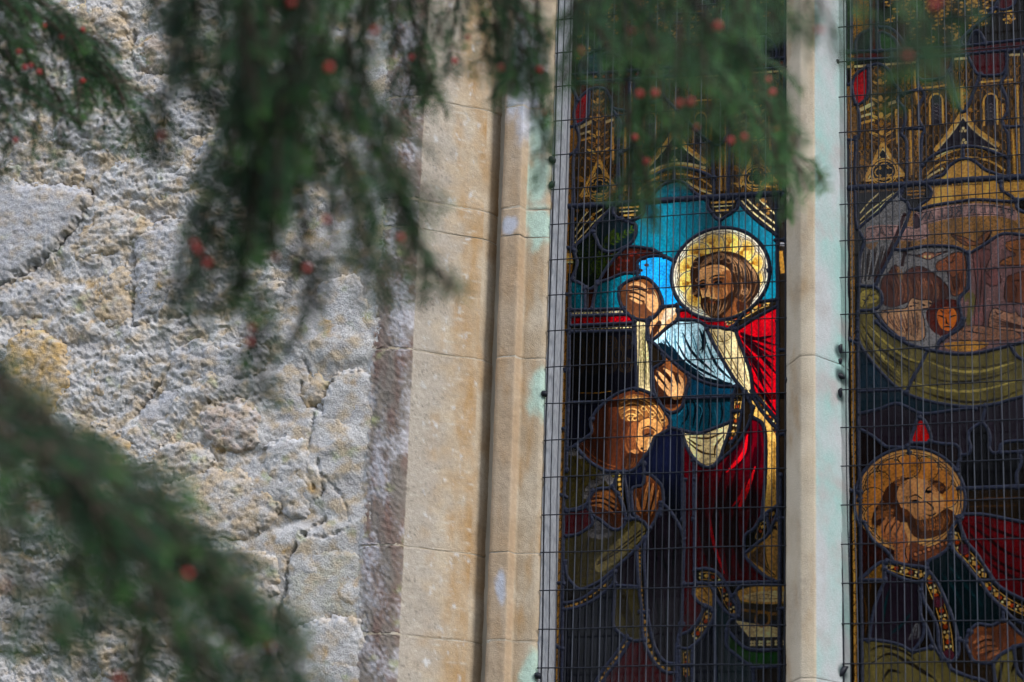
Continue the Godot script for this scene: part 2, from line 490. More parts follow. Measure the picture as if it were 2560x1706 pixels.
func paint_canopy() -> void:
	var g := GOLD
	var k := LINE
	# ground: tier on tier of small blind arches, gold on brown
	var lo := Vector2(111.6,319.4)
	var wide: float = Vector2(568.2,285.8).x - lo.x
	for j in 12:
		for i in 38:
			var c := lo + Vector2((i + 0.5) * wide / 38.0, j * 22.5 - 3.0)
			var p := PackedVector2Array([c + Vector2(-4.6, -9)])
			p.append_array(ring_of(c.x, c.y + 4, 4.6, 6.5, PI, 0, 6))
			p.append(c + Vector2(4.6, -9))
			fill(p, Color(0.30, 0.20, 0.08) if (i + j) % 2 else Color(0.22, 0.145, 0.06))
			line(p, 1.7, GOLD_D)
			line(PackedVector2Array([c + Vector2(-6, -10.5), c + Vector2(6, -10.5)]), 1.6, Color(0.50, 0.34, 0.12))
	# left pinnacle with crockets, and its gable
	for q in [[490, 0.0], [1695, 1.0]]:
		var dx: float = 332.3 if q[1] > 0.5 else 0.0
		var keep := cv_shift
		cv_shift += Vector2(dx * 1.003, -4.1 if q[1] > 0.5 else 0.0)
		for i in 9:
			var f := i / 8.0
			var c := Vector2(172.7,560.3).lerp(Vector2(176.2,413.7), f)
			var w: float = 6.0 + 13.0 * f
			for s in [-1.0, 1.0]:      # a crocket: a curled leaf leaning out
				var leaf := PackedVector2Array()
				for u in [[1, -8], [0.55 * w, -1], [w + 4, 5], [w + 9, 3], [w + 4, -3], [0.6 * w, -9]]: leaf.append(c + Vector2(s * u[0], u[1]))
				fill(leaf, g if i % 2 else GOLD_D)
				line(leaf, 1.0, k)
				line(PackedVector2Array([c + Vector2(s * 2, -8), c + Vector2(s * (w - 1), -3)]), 1.0, k)
			fill(ring_of(c.x, c.y, 5, 7.5, 0, TAU, 12), g if i % 2 else GOLD_D)
			line(PackedVector2Array([c + Vector2(-4, -7), c + Vector2(4, -7)]), 1.2, k)
		curve([130,483.3,160.3,496.5], 8.1, GOLD_P)
		curve([131.8,468.8,158,475.2], 5.4, GOLD_P)
		curve([189.5,492.6,207.5,496.8], 6.8, GOLD_P)
		curve([130.7,454.5,150.1,458.6,161.2,460.6], 5.4, g)
		curve([205.1,479.8,208.1,405.5], 5.4, g)
		for e in [[[177.6,409.3,163.2,377.8,139.5,330.1], [177.9,396.5,167.5,371.8,146.4,329.5]], [[177.6,409.3,196.4,372.4,219.2,336.8], [177.9,396.5,192.3,369.9,213.7,337.2]]]:
			curve(e[0], 6.8, g)
			curve(e[1], 3.2, GOLD_P)
		fill(smooth(P([177.2,393.7,171.4,380,185.2,378.9,177.2,393.7]), 4), BLACK)
		fill(ring_of(179.7,346.8, 29, 29), GOLD)
		line(ring_of(179.7,346.8, 26, 26), 1.4, LINE)
		fill(ring_of(179.7,346.8, 22, 22), BLACK)
		for a in 4: line(ring_of(Vector2(179.7,346.8).x + cos(a * PI / 2) * 9.5, Vector2(179.7,346.8).y + sin(a * PI / 2) * 9.5, 8.5, 8.5, a * PI / 2 - 2.1, a * PI / 2 + 2.1), 2.8, g)
		for a in 4: dot(Vector2(179.7,346.8).x + cos(a * PI / 2 + PI / 4) * 21, Vector2(179.7,346.8).y + sin(a * PI / 2 + PI / 4) * 21, 2.6, g)
		curve([208,346.1,205.4,337.8,219.2,336.8], 3.2, g)
		for i in 5: dot(Vector2(135.7,371.4).x + i * 3, Vector2(135.7,371.4).y - i * 2, 6 - i * 0.6, GOLD_D)
		cv_shift = keep
	# shafts at the sides
	poly([110.7,525.3,117.7,524.7,122.3,458.1,109.8,456.2], GOLD_D)
	curve([112.7,525.1,113.9,458.8], 4.1, g)
	curve([109.9,450.5,125.2,452.1], 5.4, g)
	curve([112.4,410.2,114,333.4], 4.1, g)
	curve([118,411.2,120.1,332.9], 2.7, GOLD_D)
	# middle gable, its traceried windows and arch
	for w in [[286.1,490.1], [393.8,480.9]]:
		var c := Vector2(w[0], w[1])
		var p := PackedVector2Array([c + Vector2(-13, -52)])
		p.append_array(ring_of(c.x, c.y, 13, 16, PI, 0, 14))
		p.append(c + Vector2(13, -52))
		fill(p, PLUM)
		line(p, 4, g)
		for i in 5: line(PackedVector2Array([c + Vector2(-11, -8.0 * i), c + Vector2(11, -8.0 * i - 12)]), 0.8, GREY)
		for i in 5: line(PackedVector2Array([c + Vector2(11, -8.0 * i), c + Vector2(-11, -8.0 * i - 12)]), 0.8, GREY)
	poly([338.4,460.1,278.4,380.1,316.5,385.6,339.5,386.6,370.6,382.7,409.8,367], PLUM)
	curve([338.4,462.9,315.8,428,281.1,382.7], 8.1, g)
	curve([338.4,462.9,364.7,424,409.7,383.8], 8.1, g)
	curve([338.6,451.6,318.6,422.1,289.2,387.7], 3.4, GOLD_P)
	curve([338.6,451.6,362.1,418.6,403,381.6], 3.4, GOLD_P)
	for c in [Vector2(339,423.3), Vector2(339.3,397.9)]:
		for o in [Vector2(0, 4), Vector2(-4, -2), Vector2(4, -2)]: dot(c.x + o.x, c.y + o.y, 3.4, GOLD_P)
	fill(P([338.7,444.5,332.1,432.3,345.6,431.2]), BLACK)
	curve([284.1,371.2,311.1,383.2,339.5,388,370.6,384.1,405.8,373], 6.1, GOLD_P)
	curve([281.5,364.4,311.2,377.6,339.5,383.8,370.7,379.9,408.5,365.7], 3.0, g)
	curve([262.9,333.5,284.4,351.5,311.4,362.1,338.4,365.6], 4.1, g)
	curve([342.5,365.3,370.9,360.3,398,348.4,419.6,330], 4.1, g)
	for i in 7: dot(lerpf([297.8,360.3][0], [333,364.6][0], i / 6.0), lerpf([297.8,360.3][1], [333,364.6][1], i / 6.0), 2.4, GOLD_D)
	curve([365.7,348.1,384.7,332.7,419.8,313.3], 4.7, GOLD_P)
	curve([379.3,338.7,395.5,329.1,419.7,321.7], 2.7, g)
	curve([263.1,325.1,281.9,337.7,298.1,344.9], 4.7, GOLD_P)
	for i in 8:
		var c := Vector2(336.3,514.3).lerp(Vector2(338.4,465.8), i / 7.0)
		var w := 3.0 + 11.0 * i / 7.0
		for s in [-1.0, 1.0]: fill(ring_of(c.x + s * w, c.y, 5.5, 4.5, 0, TAU, 10), GOLD_D if i % 2 else OLIVE)
		dot(c.x, c.y, 4, g)
	for e in [[245.4,562.5,245.8,513.6,253.4,475.8], [447.5,510.3,449.1,319.5], [250.1,433.3,252.2,323.1], [416.8,473.3,416,425.4], [436.2,418.2,438.4,320.3], [232.7,477.5,235.6,335.5]]:
		curve(e, 8.1, GOLD_D)
		curve(e, 3.5, g)
	curve([259.4,521,286.9,521.5,308.8,523.9], 4.1, g)
	curve([366.2,523.1,396,523.4,439.3,522.4], 4.1, g)
	for i in 9: dot(lerpf([369,514.3][0], [442.1,512.2][0], i / 8.0), [369,514.3][1] + i * 0.4, 2.6, GOLD_D)
	curve([139.5,330.1,224.6,336.4], 4.1, g)
	curve([459.6,335.3,552.3,320], 4.1, g)
	# frieze and the leaf scrolls above it
	for i in 26:
		var f := i / 25.0
		var c := Vector2(110.1,597.3).lerp(Vector2(565.1,592), f)
		fill(ring_of(c.x, c.y, 4.5, 3.5, 0, TAU, 8), Color(0.62, 0.26, 0.07) if i % 3 else GOLD_D)
	curve([105,580.9,230.7,578.3,368.2,577.3,567.8,573.3], 5.4, GOLD_P)
	var r := RandomNumberGenerator.new()
	r.seed = 77
	for box_ in [[330, 0, 395, 560], [530, 80, 690, 400], [700, 60, 1040, 560], [1350, 40, 1690, 290], [1790, 40, 1930, 290], [1090, 200, 1450, 480], [1090, 0, 1300, 100], [250, -240, 1900, -20]]:
		for i in int((box_[2] - box_[0]) * (box_[3] - box_[1]) / 2600.0) + 3:
			var x := r.randf_range(box_[0], box_[2])
			var y := r.randf_range(box_[1], box_[3])
			var c := Vector2(27.8,788.8) + Vector2(x, -y) * 0.3
			var a := r.randf() * TAU
			for q in 4: fill(ring_of(c.x + cos(a + q * 1.3) * 5, c.y + sin(a + q * 1.3) * 5, 4.2, 2.6, 0, TAU, 8), GOLD_D if q % 2 else g)
			line(PackedVector2Array([c, c + Vector2(cos(a + 4), sin(a + 4)) * 13]), 1.4, k)

func paint_side_shafts(xs: Array) -> void:
	# the painted pillar along the left border of each light
	var p := smooth(P(xs), 20)
	line(p, 8.6, GOLD_D)
	for i in p.size() - 1:
		var d := (p[i + 1] - p[i])
		line(PackedVector2Array([p[i] + Vector2(-1.5, 0), p[i] + Vector2(-1.5, 0) + d]), 2.4, GOLD)
		if i % 2 == 0: line(ring_of(p[i].x, p[i].y, 2.6, 2.6, 0, TAU, 10), 1.0, LINE)
		else: line(PackedVector2Array([p[i] + Vector2(-4, -6), p[i] + Vector2(4, 6)]), 1.2, LINE)

# a palm tree's fronds
func frond(a: Vector2, b: Vector2, c: Color) -> void:
	line(PackedVector2Array([a, b]), 1.4, c)
	var d := (b - a).normalized()
	for i in 7:
		var q := a.lerp(b, 0.15 + 0.13 * i)
		for s in [-1.0, 1.0]:
			var o := d.rotated(s * 0.75) * 13.0
			fill(PackedVector2Array([q, q + o * 0.5 + o.rotated(1.57) * 0.16, q + o, q + o * 0.5 - o.rotated(1.57) * 0.16]), c)

func orphrey(a: Array, w: float) -> void:      # a jewelled band: gold ground, lozenges, pearls
	var p := smooth(P(a), 9.0)
	line(p, w, UMBER)
	for s in [-0.42, 0.42]:
		var q := PackedVector2Array()
		for i in p.size():
			var t := (p[mini(i + 1, p.size() - 1)] - p[maxi(i - 1, 0)]).normalized()
			q.append(p[i] + Vector2(-t.y, t.x) * w * s)
		line(q, 1.6, GOLD)
	for i in p.size():
		var t := (p[mini(i + 1, p.size() - 1)] - p[maxi(i - 1, 0)]).normalized()
		var o := Vector2(-t.y, t.x)
		if i % 3 == 1: fill(PackedVector2Array([p[i] - t * w * 0.35, p[i] + o * w * 0.3, p[i] + t * w * 0.35, p[i] - o * w * 0.3]), GOLD)
		elif i % 3 == 2: dot(p[i].x, p[i].y, w * 0.24, Color(0.7, 0.25, 0.06))
		else:
			dot((p[i] + o * w * 0.2).x, (p[i] + o * w * 0.2).y, w * 0.14, GOLD_P)
			dot((p[i] - o * w * 0.2).x, (p[i] - o * w * 0.2).y, w * 0.14, GOLD_P)

func pearls(a: Array, r: float) -> void:
	var p := smooth(P(a), r * 2.25)
	line(p, r * 2.4, UMBER)
	for q in p: dot(q.x, q.y, r * 0.92, GOLD)

func paint_saint(l: Light) -> void:
	for s in [[190.3,251.3, TEAL], [286.3,237.3, TEAL], [312.3,102.5, BLUE], [301.9,161, BLUE], [205.5,109.1, TEAL], [136,113.3, TEAL], [497.7,234.7, TEAL], [345.1,269.8, TEAL], [544.3,112.1, TEAL], [544.1,173.9, TEAL], [160.7,184.8, Color(0.05, 0.10, 0.08)], [214.8,230, Color(0.04, 0.13, 0.16)],
		[239.7,184.4, Color(0.20, 0.07, 0.04)], [162.8,99.6, Color(0.3, 0.12, 0.06)], [265,105.4, FLESH_D], [439.2,142.5, GOLD_P], [194.4,73.5, GREY], [185.3,57.2, RUBY], [185.7,40.4, UMBER], [336.3,65.2, FLESH],
		[371.5,56, RUBY], [364.4,60, RUBY], [277.7,-27.4, CREAM], [362.3,-5, SKYW], [441.2,4.1, CREAM], [532.5,-40.8, RUBY], [521.8,19, RUBY], [339.9,-97.5, FLESH_D], [416,-98.5, TEAL_D], [403.5,-153.4, Color(0.03, 0.26, 0.32)],
		[246.2,-186.1, FLESH_D], [404.2,-219, CREAM], [505.2,-275, RUBY], [405.4,-323, RUBY_D], [430.9,-298.1, RUBY], [545.7,-146.8, RUBY], [546,-250.7, GOLD], [152.1,-261.6, OLIVE_D], [142.8,-314, OLIVE_D], [209.6,-329.3, FLESH_D], [293.8,-332.2, FLESH_D],
		[189.2,-22.7, BLACK], [146.7,-155.2, NAVY], [333.9,-229.3, BLACK], [346.7,-335.8, NAVY], [153.1,-361, RUBY_D], [160.9,-455.8, OLIVE_D], [147,-434.5, OLIVE_D], [216.7,-449.4, OLIVE_D], [190,-552.5, NAVY], [177.3,-578, NAVY], [255.6,-540.9, OLIVE_D], [254.1,-463.4, PLUM], [329.9,-439.5, PLUM], [331.5,-542.5, PLUM],
		[283.7,-638.5, RUBY_D], [411.6,-518.6, GOLD], [383.5,-543.5, RUBY_D], [399.1,-556.6, RUBY_D], [450.9,-595.6, Color(0.03, 0.17, 0.20)], [413,-645.4, NAVY], [527,-546.5, GOLD_D], [527.4,-642, GREEN], [489.2,-608.8, NAVY], [539.4,-445.1, GOLD], [449.4,-416.9, RUBY], [488.5,-484.7, RUBY_D], [381.5,-389.1, RUBY_D], [552.8,-697.1, UMBER], [376.9,-639.8, OLIVE_D]]:
		seed_fill(l, s[0], s[1], s[2])
	paint_canopy()
	for s in [[134.5,523.2, RUBY], [111.5,545.5, GOLD_D], [154.5,620.1, TEAL_D], [201.9,624.4, GREEN], [489.9,620.5, GREEN], [538.2,624.4, NAVY], [275.4,548.3, RUBY_D], [283.5,559.1, RUBY_D],
		[366.5,710.4, RUBY_D], [344.4,327.4, TEAL], [363.4,736.9, GREEN], [219.9,564.8, RUBY_D], [466,557, RUBY_D]]: seed_fill(l, s[0], s[1], s[2])
	paint_side_shafts([104.1,818.4,110.8,504.8,112.5,188.2,114.7,-107.3,115.9,-357.1,118.1,-639.7,118.5,-710.9])
	# spandrels and pendants under the bar
	for e in [[129,240.8,146.6,264.3,165.4,285.1,189.2,300.7], [129.4,228.5,151.7,251.6,175.3,277,208.5,300.5], [128.6,255.7,141.4,277,157.8,298]]: curve(e, 3.4, GOLD_P)
	for e in [[481.1,296.4,504.5,270.4,532.4,244.3,553.2,226], [492.7,298,520.7,269.3,553.2,240.4], [518.3,296.1,553.1,259.7]]: curve(e, 3.4, GOLD_P)
	for i in 6:
		dot(Vector2(140.9,296.8).x + rng.randf_range(-14, 30), Vector2(140.9,296.8).y + rng.randf_range(-25, 12), 4, GOLD_D)
		dot(Vector2(532.3,282.9).x + rng.randf_range(-24, 16), Vector2(532.3,282.9).y + rng.randf_range(-22, 12), 4, GOLD_D)
	for e in [[[223,299.5,266.1,298.8], [224.3,290.7,263.9,290.3], [232.9,281.5,259.3,282.1], [247.4,276.8,247.6,266.9]], [[417.9,296.2,467.1,295], [420.3,287.5,464.8,286.7], [427.5,277.2,455.5,277.6], [438.1,270.4,437,260.8]]]:
		for i in 4: curve(e[i], 5 if i % 2 == 0 else 3, GOLD if i % 2 == 0 else GOLD_P)
	poly([104.5,208.1,123.9,206.8,126.8,189.4,105,190.9], GOLD)
	poly([105.2,183.5,127,182.1,125.1,162.7,106.9,163.8], GOLD_D)
	curve([105,188.4,128,186.9], 4, GOLD_P)
	curve([561.3,196.7,570.5,196.1], 8, GREY)
	curve([562.5,182.3,567.2,134.3], 9, GOLD_D)
	# palm and far trees
	for e in [[[198.4,216.5,252.7,251.9], 0.36], [[191,221.9,214.5,244.7], 0.3], [[163.5,165.1,164.1,240.9], 0.22], [[163.7,160.2,195.9,216.6], 0.3], [[161.4,155.5,220.2,205.2], 0.3], [[156.4,160.6,143.1,210.4], 0.2], [[168.8,145.3,206.3,181.8], 0.26], [[161.6,148.1,136.5,186.3], 0.18]]:
		frond(Vector2(e[0][0], e[0][1]), Vector2(e[0][2], e[0][3]), Color(e[1] * 0.9, e[1] * 1.15, 0.06))
	for i in 26:
		var c := Vector2(239.8,179.6) + Vector2(rng.randf_range(-38, 45), rng.randf_range(-20, 22))
		fill(ring_of(c.x, c.y, 5, 3, 0, TAU, 8), Color(0.42, 0.12, 0.08) if i % 2 else Color(0.28, 0.09, 0.05))
	# the wall-hanging behind: beaded mouldings and a damask of interlaced rings
	for i in 17: dot(lerpf([129.9,73.7][0], [234.8,73.6][0], i / 16.0), lerpf([129.8,74.9][1], [234.8,73.6][1], i / 16.0), 2.4, GOLD_P)
	for i in 17: fill(ring_of(lerpf([130.8,39.9][0], [254.5,37.7][0], i / 16.0), lerpf([130.7,41.1][1], [254.5,38.9][1], i / 16.0), 2.8, 1.8, 0, TAU, 8), CREAM)
	for i in 9: line(ring_of(lerpf([132.7,58.4][0], [249.4,57.1][0], i / 8.0), lerpf([132.7,58.4][1], [249.4,57.1][1], i / 8.0), 4, 4, 0, TAU, 8), 1.3, RUBY_D)
	for j in 3:
		for i in 4:
			var c := Vector2(142.4,7) + Vector2(i * 34 + (17 if j % 2 else 0), -j * 24)
			if c.x > Vector2(253.4,55.2).x: continue
			for r in [15.0, 11.0, 5.0]: line(ring_of(c.x, c.y, r, r, 0, TAU, 20), 1.3, Color(0.24, 0.17, 0.09))
	curve([145.1,-94.7,185.5,-96.7,215,-94.1], 1.6, GOLD_D)
	# halo
	var h := Vector2(439.2,142.5)
	fill(ring_of(h.x, h.y, 99, 95), Color(1.0, 0.91, 0.76))
	for r in [94.0, 90.0]: line(ring_of(h.x, h.y, r, r * 0.96), 0.9, LINE)
	for i in 9:
		var a := -0.25 + i * 0.52
		var c := h + Vector2(cos(a), sin(a) * 0.96) * 66
		fill(ring_of(c.x, c.y, 27, 27), CREAM)
		line(ring_of(c.x, c.y, 25, 25), 1.2, LINE)
		fill(ring_of(c.x, c.y, 22.5, 22.5), Color(0.98, 0.78, 0.36))
		for k in 7:
			var b := a + PI + (k - 3) * 0.22
			line(PackedVector2Array([c - Vector2(cos(b), sin(b)) * 16, c + Vector2(cos(b), sin(b)) * 26]), 1.3, Color(0.66, 0.40, 0.08))
		var t := h + Vector2(cos(a + 0.26), sin(a + 0.26) * 0.96) * 82
		fill(PackedVector2Array([t + Vector2(-8, -5), t + Vector2(8, -5), t + Vector2(0, 8)]), Color(0.55, 0.38, 0.2))
		dot(t.x, t.y + 2, 3.2, CREAM)
		dot(t.x - 4, t.y - 3, 2.6, CREAM)
		dot(t.x + 4, t.y - 3, 2.6, CREAM)
	# hair, face and beard of the standing figure
	var hair := Color(0.20, 0.11, 0.06)
	var hair_l := Color(0.72, 0.52, 0.34)
	shape([376.2,146.6,379.5,165.6,386.3,177.2,405,183.2,428.3,189.3,456.2,188.2,481.8,178.1,498.1,162.6,512.1,142.6,520.9,120.6,518,99.5,506.6,82.4,496.3,65.3,461.9,48.4,429.6,49.1,401.6,68.5,397.8,97.3,392,94.1,380.2,103.2,378.8,122.4], hair)
	shape([394.8,150.2,409.9,160,437.9,161.3,456.5,149.8,462.5,129.1,466.1,105,458.2,81.8,441,66.2,420.2,65,406.2,75.4,401.3,94.7,397.6,111.7], FLESH)
	shape([426.5,129,440.3,144.9,457.7,147.3,463.2,124.3,465,102.7,453.6,84.4,438.6,82.9,429.2,93,425.5,112.3], Color(0.78, 0.50, 0.27))
	shape([419.6,128.9,431.1,134,449.7,132.3,452.2,117.8,440.6,111.4,425.5,113.5], Color(0.55, 0.31, 0.16))
	shape([392.8,125.1,405.6,128.4,410.8,122.8,409.3,110.9,398.8,110.4], Color(0.62, 0.37, 0.19))
	shape([449.6,149,456.6,147.4,462.5,129.1,465.7,105.1,458.2,88.9,453.4,110.6,452,132.1], FLESH_D)
	strokes([429,112.1,438.4,99.6,438.5,85.3], [461.4,117.2,461.5,100.6,452.4,86.9], 8, 2.0, FLESH_D, 0.6)
	strokes([438,149.8,442.7,142.3,445.1,135], [458.9,141.3,460.2,131.6,459.1,122.2], 6, 1.6, FLESH_D, 0.6)
	shape([463.9,90.9,487.1,77.6,495.2,65.3,461.9,49.5,443.5,50.6,457.2,70], FLESH_D)
	shape([473.2,80.8,487.1,77.6,494,65.4,475.7,57], FLESH_K)
	for e in [[395.2,120.2,401,123.4,409.2,121.7], [421.9,126.9,431.2,131.1,447.4,130.1], [414.9,132.1,428.8,138.4,449.7,138.3], [393.9,126.2,403.2,130.5,410.3,127.6]]: curve(e, 3.2, LINE, true)
	fill(ring_of(434.7,122.5, 9, 4.5, 0, TAU, 14), LINE)
	fill(ring_of(401.8,116.7, 5.5, 3.4, 0, TAU, 12), LINE)
	fill(ring_of(438.2,119.9, 3, 1.4, 0, TAU, 8), FLESH)
	curve([413.7,127.4,411.6,113.2,407.1,96.8,412.9,92.8,422.2,94.6], 2, LINE, true)
	shape([416.1,122.5,418.7,123.5,422.1,105.4,424.1,94.5,419.9,94.1], Color(0.62, 0.37, 0.19))
	curve([410,154,428.6,156.4,447.2,151.6], 1.2, FLESH_D)
	shape([400.9,91.2,413,92.1,429.2,88.3,447.8,89.5,462.7,102.9,469.7,92.9,462.9,73.2,452.6,59.6,438.9,49.2,420.3,50.3,406.3,63.5,399.2,78.2], Color(0.22, 0.12, 0.06))
	shape([414.2,83.9,423.5,84.3,431.6,81,423.5,78.6], Color(0.5, 0.22, 0.12))
	strokes([403.8,82.7,406.2,68.2,415.7,53.4], [457,84.2,450.3,65.6,431.9,51.3], 13, 1.5, hair_l, 0.5)
	strokes([403.7,88.6,413,89.2,420,85.2], [450.1,82.2,438.5,86.5,427,84.8], 5, 1.2, hair_l, 0.5)
	strokes([419,182.3,405.1,173.5,391.3,155.2], [440,186.9,419.1,170.2,405.2,161.5], 8, 1.6, hair_l, 0.6)
	strokes([442.3,186.7,461.1,165.1,465.9,140.8], [493.5,165.3,512.1,137.9,516.8,113.8], 12, 2.0, hair_l, 0.6)
	strokes([468.2,138.3,475.3,111.6,468.5,93], [517.9,113.7,510,92.8,491.7,72.6], 10, 1.5, Color(0.58, 0.38, 0.22), 0.8)
	for c in [[423.8,169.9], [440,178.5], [456.4,170.2], [386.5,165.1], [384.8,107.7], [391.6,131.2], [470.4,150.1], [489.2,101.2]]:
		for r in [7.0, 4.0]: line(ring_of(c[0], c[1], r, r, rng.randf() * 6, 5 + rng.randf() * 6, 12), 1.3, hair_l)
	# raised right hand
	shape([231.6,117.1,240.8,129.8,255,135,278.7,133.5,297.8,122.7,309.9,100.3,313.8,80.9,303.4,67.1,289.5,58.4,265.8,62.2,241.9,78,232,97.8], Color(0.42, 0.24, 0.14))
	for e in [[249.3,119.6,264.8,117.5,283.9,106.7,298.3,91.4], [248.3,110.1,262.6,105.6,281.7,96], [249.7,101.5,260.4,97.3,277.2,87.9], [247.9,129.4,264.5,132,278.8,126.3,288.5,116]]: curve(e, 8.5, FLESH, true)
	for e in [[249.4,114.8,262.5,111.6,282.8,100.7], [248.4,105.7,261.5,101.3,279.5,91.3], [252.8,124.3,267.1,122.2,283.8,112.7]]: curve(e, 2.6, LINE, true)
	shape([283.9,104.3,300.4,105.7,311.4,83.4,303.4,67.1,291.6,72.6,281.8,90], FLESH)
	shape([295.4,122.8,302.7,107.9,310.1,88.3,306.4,102.9], CREAM)
	# arm, mantle and tunic
	shape([320,59,329.1,75.2,347.9,75.3,345.7,62.3,327.2,46.7,313.4,33.2], Color(0.98, 0.82, 0.64))
	shape([292.7,10.5,299.3,34,313.1,49.9,318,40,304.2,19.4], FLESH_K)
	strokes([322,35,314.3,11.1,306.5,0.7], [406.8,22.1,433.7,-35.6,465.4,-90.3], 8, 3.4, Color(0.36, 0.58, 0.62), 0.6)
	strokes([327.6,13,357.4,-31.6,410.5,-71.7], [311.9,0.4,344.2,-36.2,394.8,-76.2], 7, 4.2, Color(0.05, 0.16, 0.22), 0.5)
	for e in [[396.2,28.1,404.4,3.4,402,-15.2,396.7,-17.6], [404.2,24.9,408.4,-2.2,402.1,-23.2], [362,21.9,383.6,-22.3,428.7,-67.3], [349,3.8,376,-40.6,434,-78.2,462.8,-92.9], [412.4,-7.7,433.8,-51.6,465.4,-85], [338.5,-3.7,370.8,-48.3,407.9,-76.9]]: curve(e, 5.5, Color(0.03, 0.11, 0.15), true)
	shape([311.9,0.4,335.9,-9,389.4,-65.3,465.4,-90.3,465.4,-95.6,402.7,-81.9,344.3,-38.9], Color(0.03, 0.10, 0.14))
	strokes([268.3,46.2,271.6,-13.6,274.9,-91.6], [284.4,45.2,290.8,-14.6,294.8,-92.6], 7, 2.0, Color(0.45, 0.40, 0.22), 0.5)
	for e in [[425.3,21,438.6,-1.1,459.5,3.1,454.2,14.1], [438.5,12.3,462.4,-37.1,486.1,-86.1], [422.7,15.8,446.7,-28.3,473.1,-72.2,496.6,-107.7], [469.9,13.2,483.2,-32.9,496.5,-86.6]]: curve(e, 1.8, Color(0.42, 0.30, 0.12))
	for i in 30: dot(lerpf([435.8,12.4][0], [494,-97][0], rng.randf()) + rng.randf_range(-12, 12), lerpf([435.8,12.4][1], [494,-97][1], rng.randf()), rng.randf_range(0.5, 1.3), GOLD_D)
	strokes([480.3,17.9,506.4,5.8,553.1,-10.1], [490.9,-25.3,511.9,-66.2,543.1,-125.7], 7, 6.0, Color(0.20, 0.0, 0.03), 0.7)
	for e in [[480.3,12.6,511.6,0.2,545.3,3.6], [483,1.8,506.5,-12.9,527.3,-40.5,553.2,-73.6], [493.6,-28.1,517.1,-61.2,527.5,-98.7], [506.8,-87.1,530.2,-119.8,553.4,-155]]: curve(e, 7.5, Color(0.12, 0.0, 0.02), true)
	orphrey([452.8,37.1,487.2,52.8,519.3,69.8,537.6,74.6], 16)
	orphrey([478.5,-117.4,474.9,-148.8,471.2,-177.4,463.6,-203.2], 15)
	orphrey([517.3,-121.9,532.8,-146.2,554.8,-194.1], 14)
	for e in [[371.8,-122.9,374.8,-152.1,361.9,-172.6], [392.7,-123.9,403.4,-148.1,398.6,-182.1], [416.2,-125,421.7,-154.2,416.8,-177.7], [442.3,-126.2,445.1,-152.7,440.1,-176.1], [382.2,-118.1,390.3,-139.6,385.5,-178.9]]: curve(e, 4.4, Color(0.01, 0.07, 0.10), true)
	for e in [[348.6,-158.8,366.7,-138.5], [387.5,-123.6,403.4,-140.2,398.4,-166.3], [429.4,-141.4,434.8,-162.7]]: curve(e, 1.6, Color(0.18, 0.45, 0.52), true)
	for e in [[372.8,-204.6,404.3,-229.5,435.5,-236], [375.4,-199.5,393.8,-213.4,404.2,-216.4], [450.7,-194.8,432.7,-217.6,430.4,-241], [377.9,-197,417,-201.3,448,-189.5]]: curve(e, 4, Color(0.30, 0.20, 0.08), true)
	curve([378.2,-220.6,391.5,-242,409.8,-254.5,430.5,-251.4], 1.2, LINE)
	# folds of the red mantle below
	for e in [[504.7,-171.1,497.2,-222.9,471.8,-268.6], [520.2,-187.4,517.9,-249.6,492.9,-351.7], [489.4,-204.3,461.4,-247.4,441.2,-298.5], [404.7,-266,402.8,-322.9,413.6,-364.5], [451.2,-260,443.9,-311.5,449.5,-365.7], [476.9,-261,469.7,-325.3,477.6,-366.6], [512.6,-223.5,507.8,-288,505.7,-367.5]]: curve(e, 13, Color(0.17, 0.0, 0.03), true)
	for e in [[497.1,-196.8,487.1,-238,453.9,-273.1], [512.8,-262.4,495.2,-313.3,472.5,-361.3]]: curve(e, 9, Color(0.9, 0.04, 0.09), true)
	for e in [[401.5,-311.5,407.5,-376.9,424,-467.7], [440.7,-312.8,433.5,-377.7,436.8,-455.2], [477.2,-340.2,472.4,-391.8,488.4,-469.4], [458.8,-300.4,456.9,-391.3,462.8,-478.9], [510.6,-302.3,510.9,-354.2,498.2,-397.8], [415.1,-364.1,423.5,-416.2,442.2,-486.1]]: curve(e, 17, Color(0.15, 0.0, 0.03), true)
	for e in [[492.5,-293.8,484.9,-319.6,466.9,-342.4], [420.2,-353.9,431.2,-416.4,452.4,-476.1]]: curve(e, 7, Color(0.8, 0.02, 0.10), true)
	for e in [[545.9,-211.9,544.9,-327.9]]:
		curve(e, 15, GOLD)
		curve([551,-214.7,549.9,-310.1], 4, GOLD_D)
	for i in 60: dot(Vector2(546,-263.7).x + rng.randf_range(-7, 7), Vector2(546,-263.7).y + rng.randf_range(-60, 55), rng.randf_range(0.7, 1.6), GOLD_D)
	# the second, lowered hand
	shape([303.5,-55.6,320.6,-45.7,333.9,-54.5,355.2,-66.2,366.1,-90.7,363.8,-114.5,348.3,-135,332.5,-134.3,316.5,-120.3,305.4,-87.8], FLESH_K)
	for e in [[323.3,-51.2,339.4,-65.4,347.6,-84.5], [310.1,-55.9,326.3,-75.5,339.8,-94.8], [305,-66.4,318.6,-85.7,334.7,-105.2], [355.2,-66.2,363.4,-85.3,363.7,-106.6]]: curve(e, 8, FLESH, true)
	shape([334.4,-83.9,350.1,-79.3,363.5,-95.9,362.5,-114.5,348.1,-119.1,332.1,-107.7,326.6,-94.1], FLESH)
	for e in [[320.7,-56.5,334.2,-73.2,343.7,-92.3], [308.9,-63.9,323.8,-83.3,337.3,-100], [348.7,-68.6,352.9,-90.1]]: curve(e, 2.4, LINE, true)
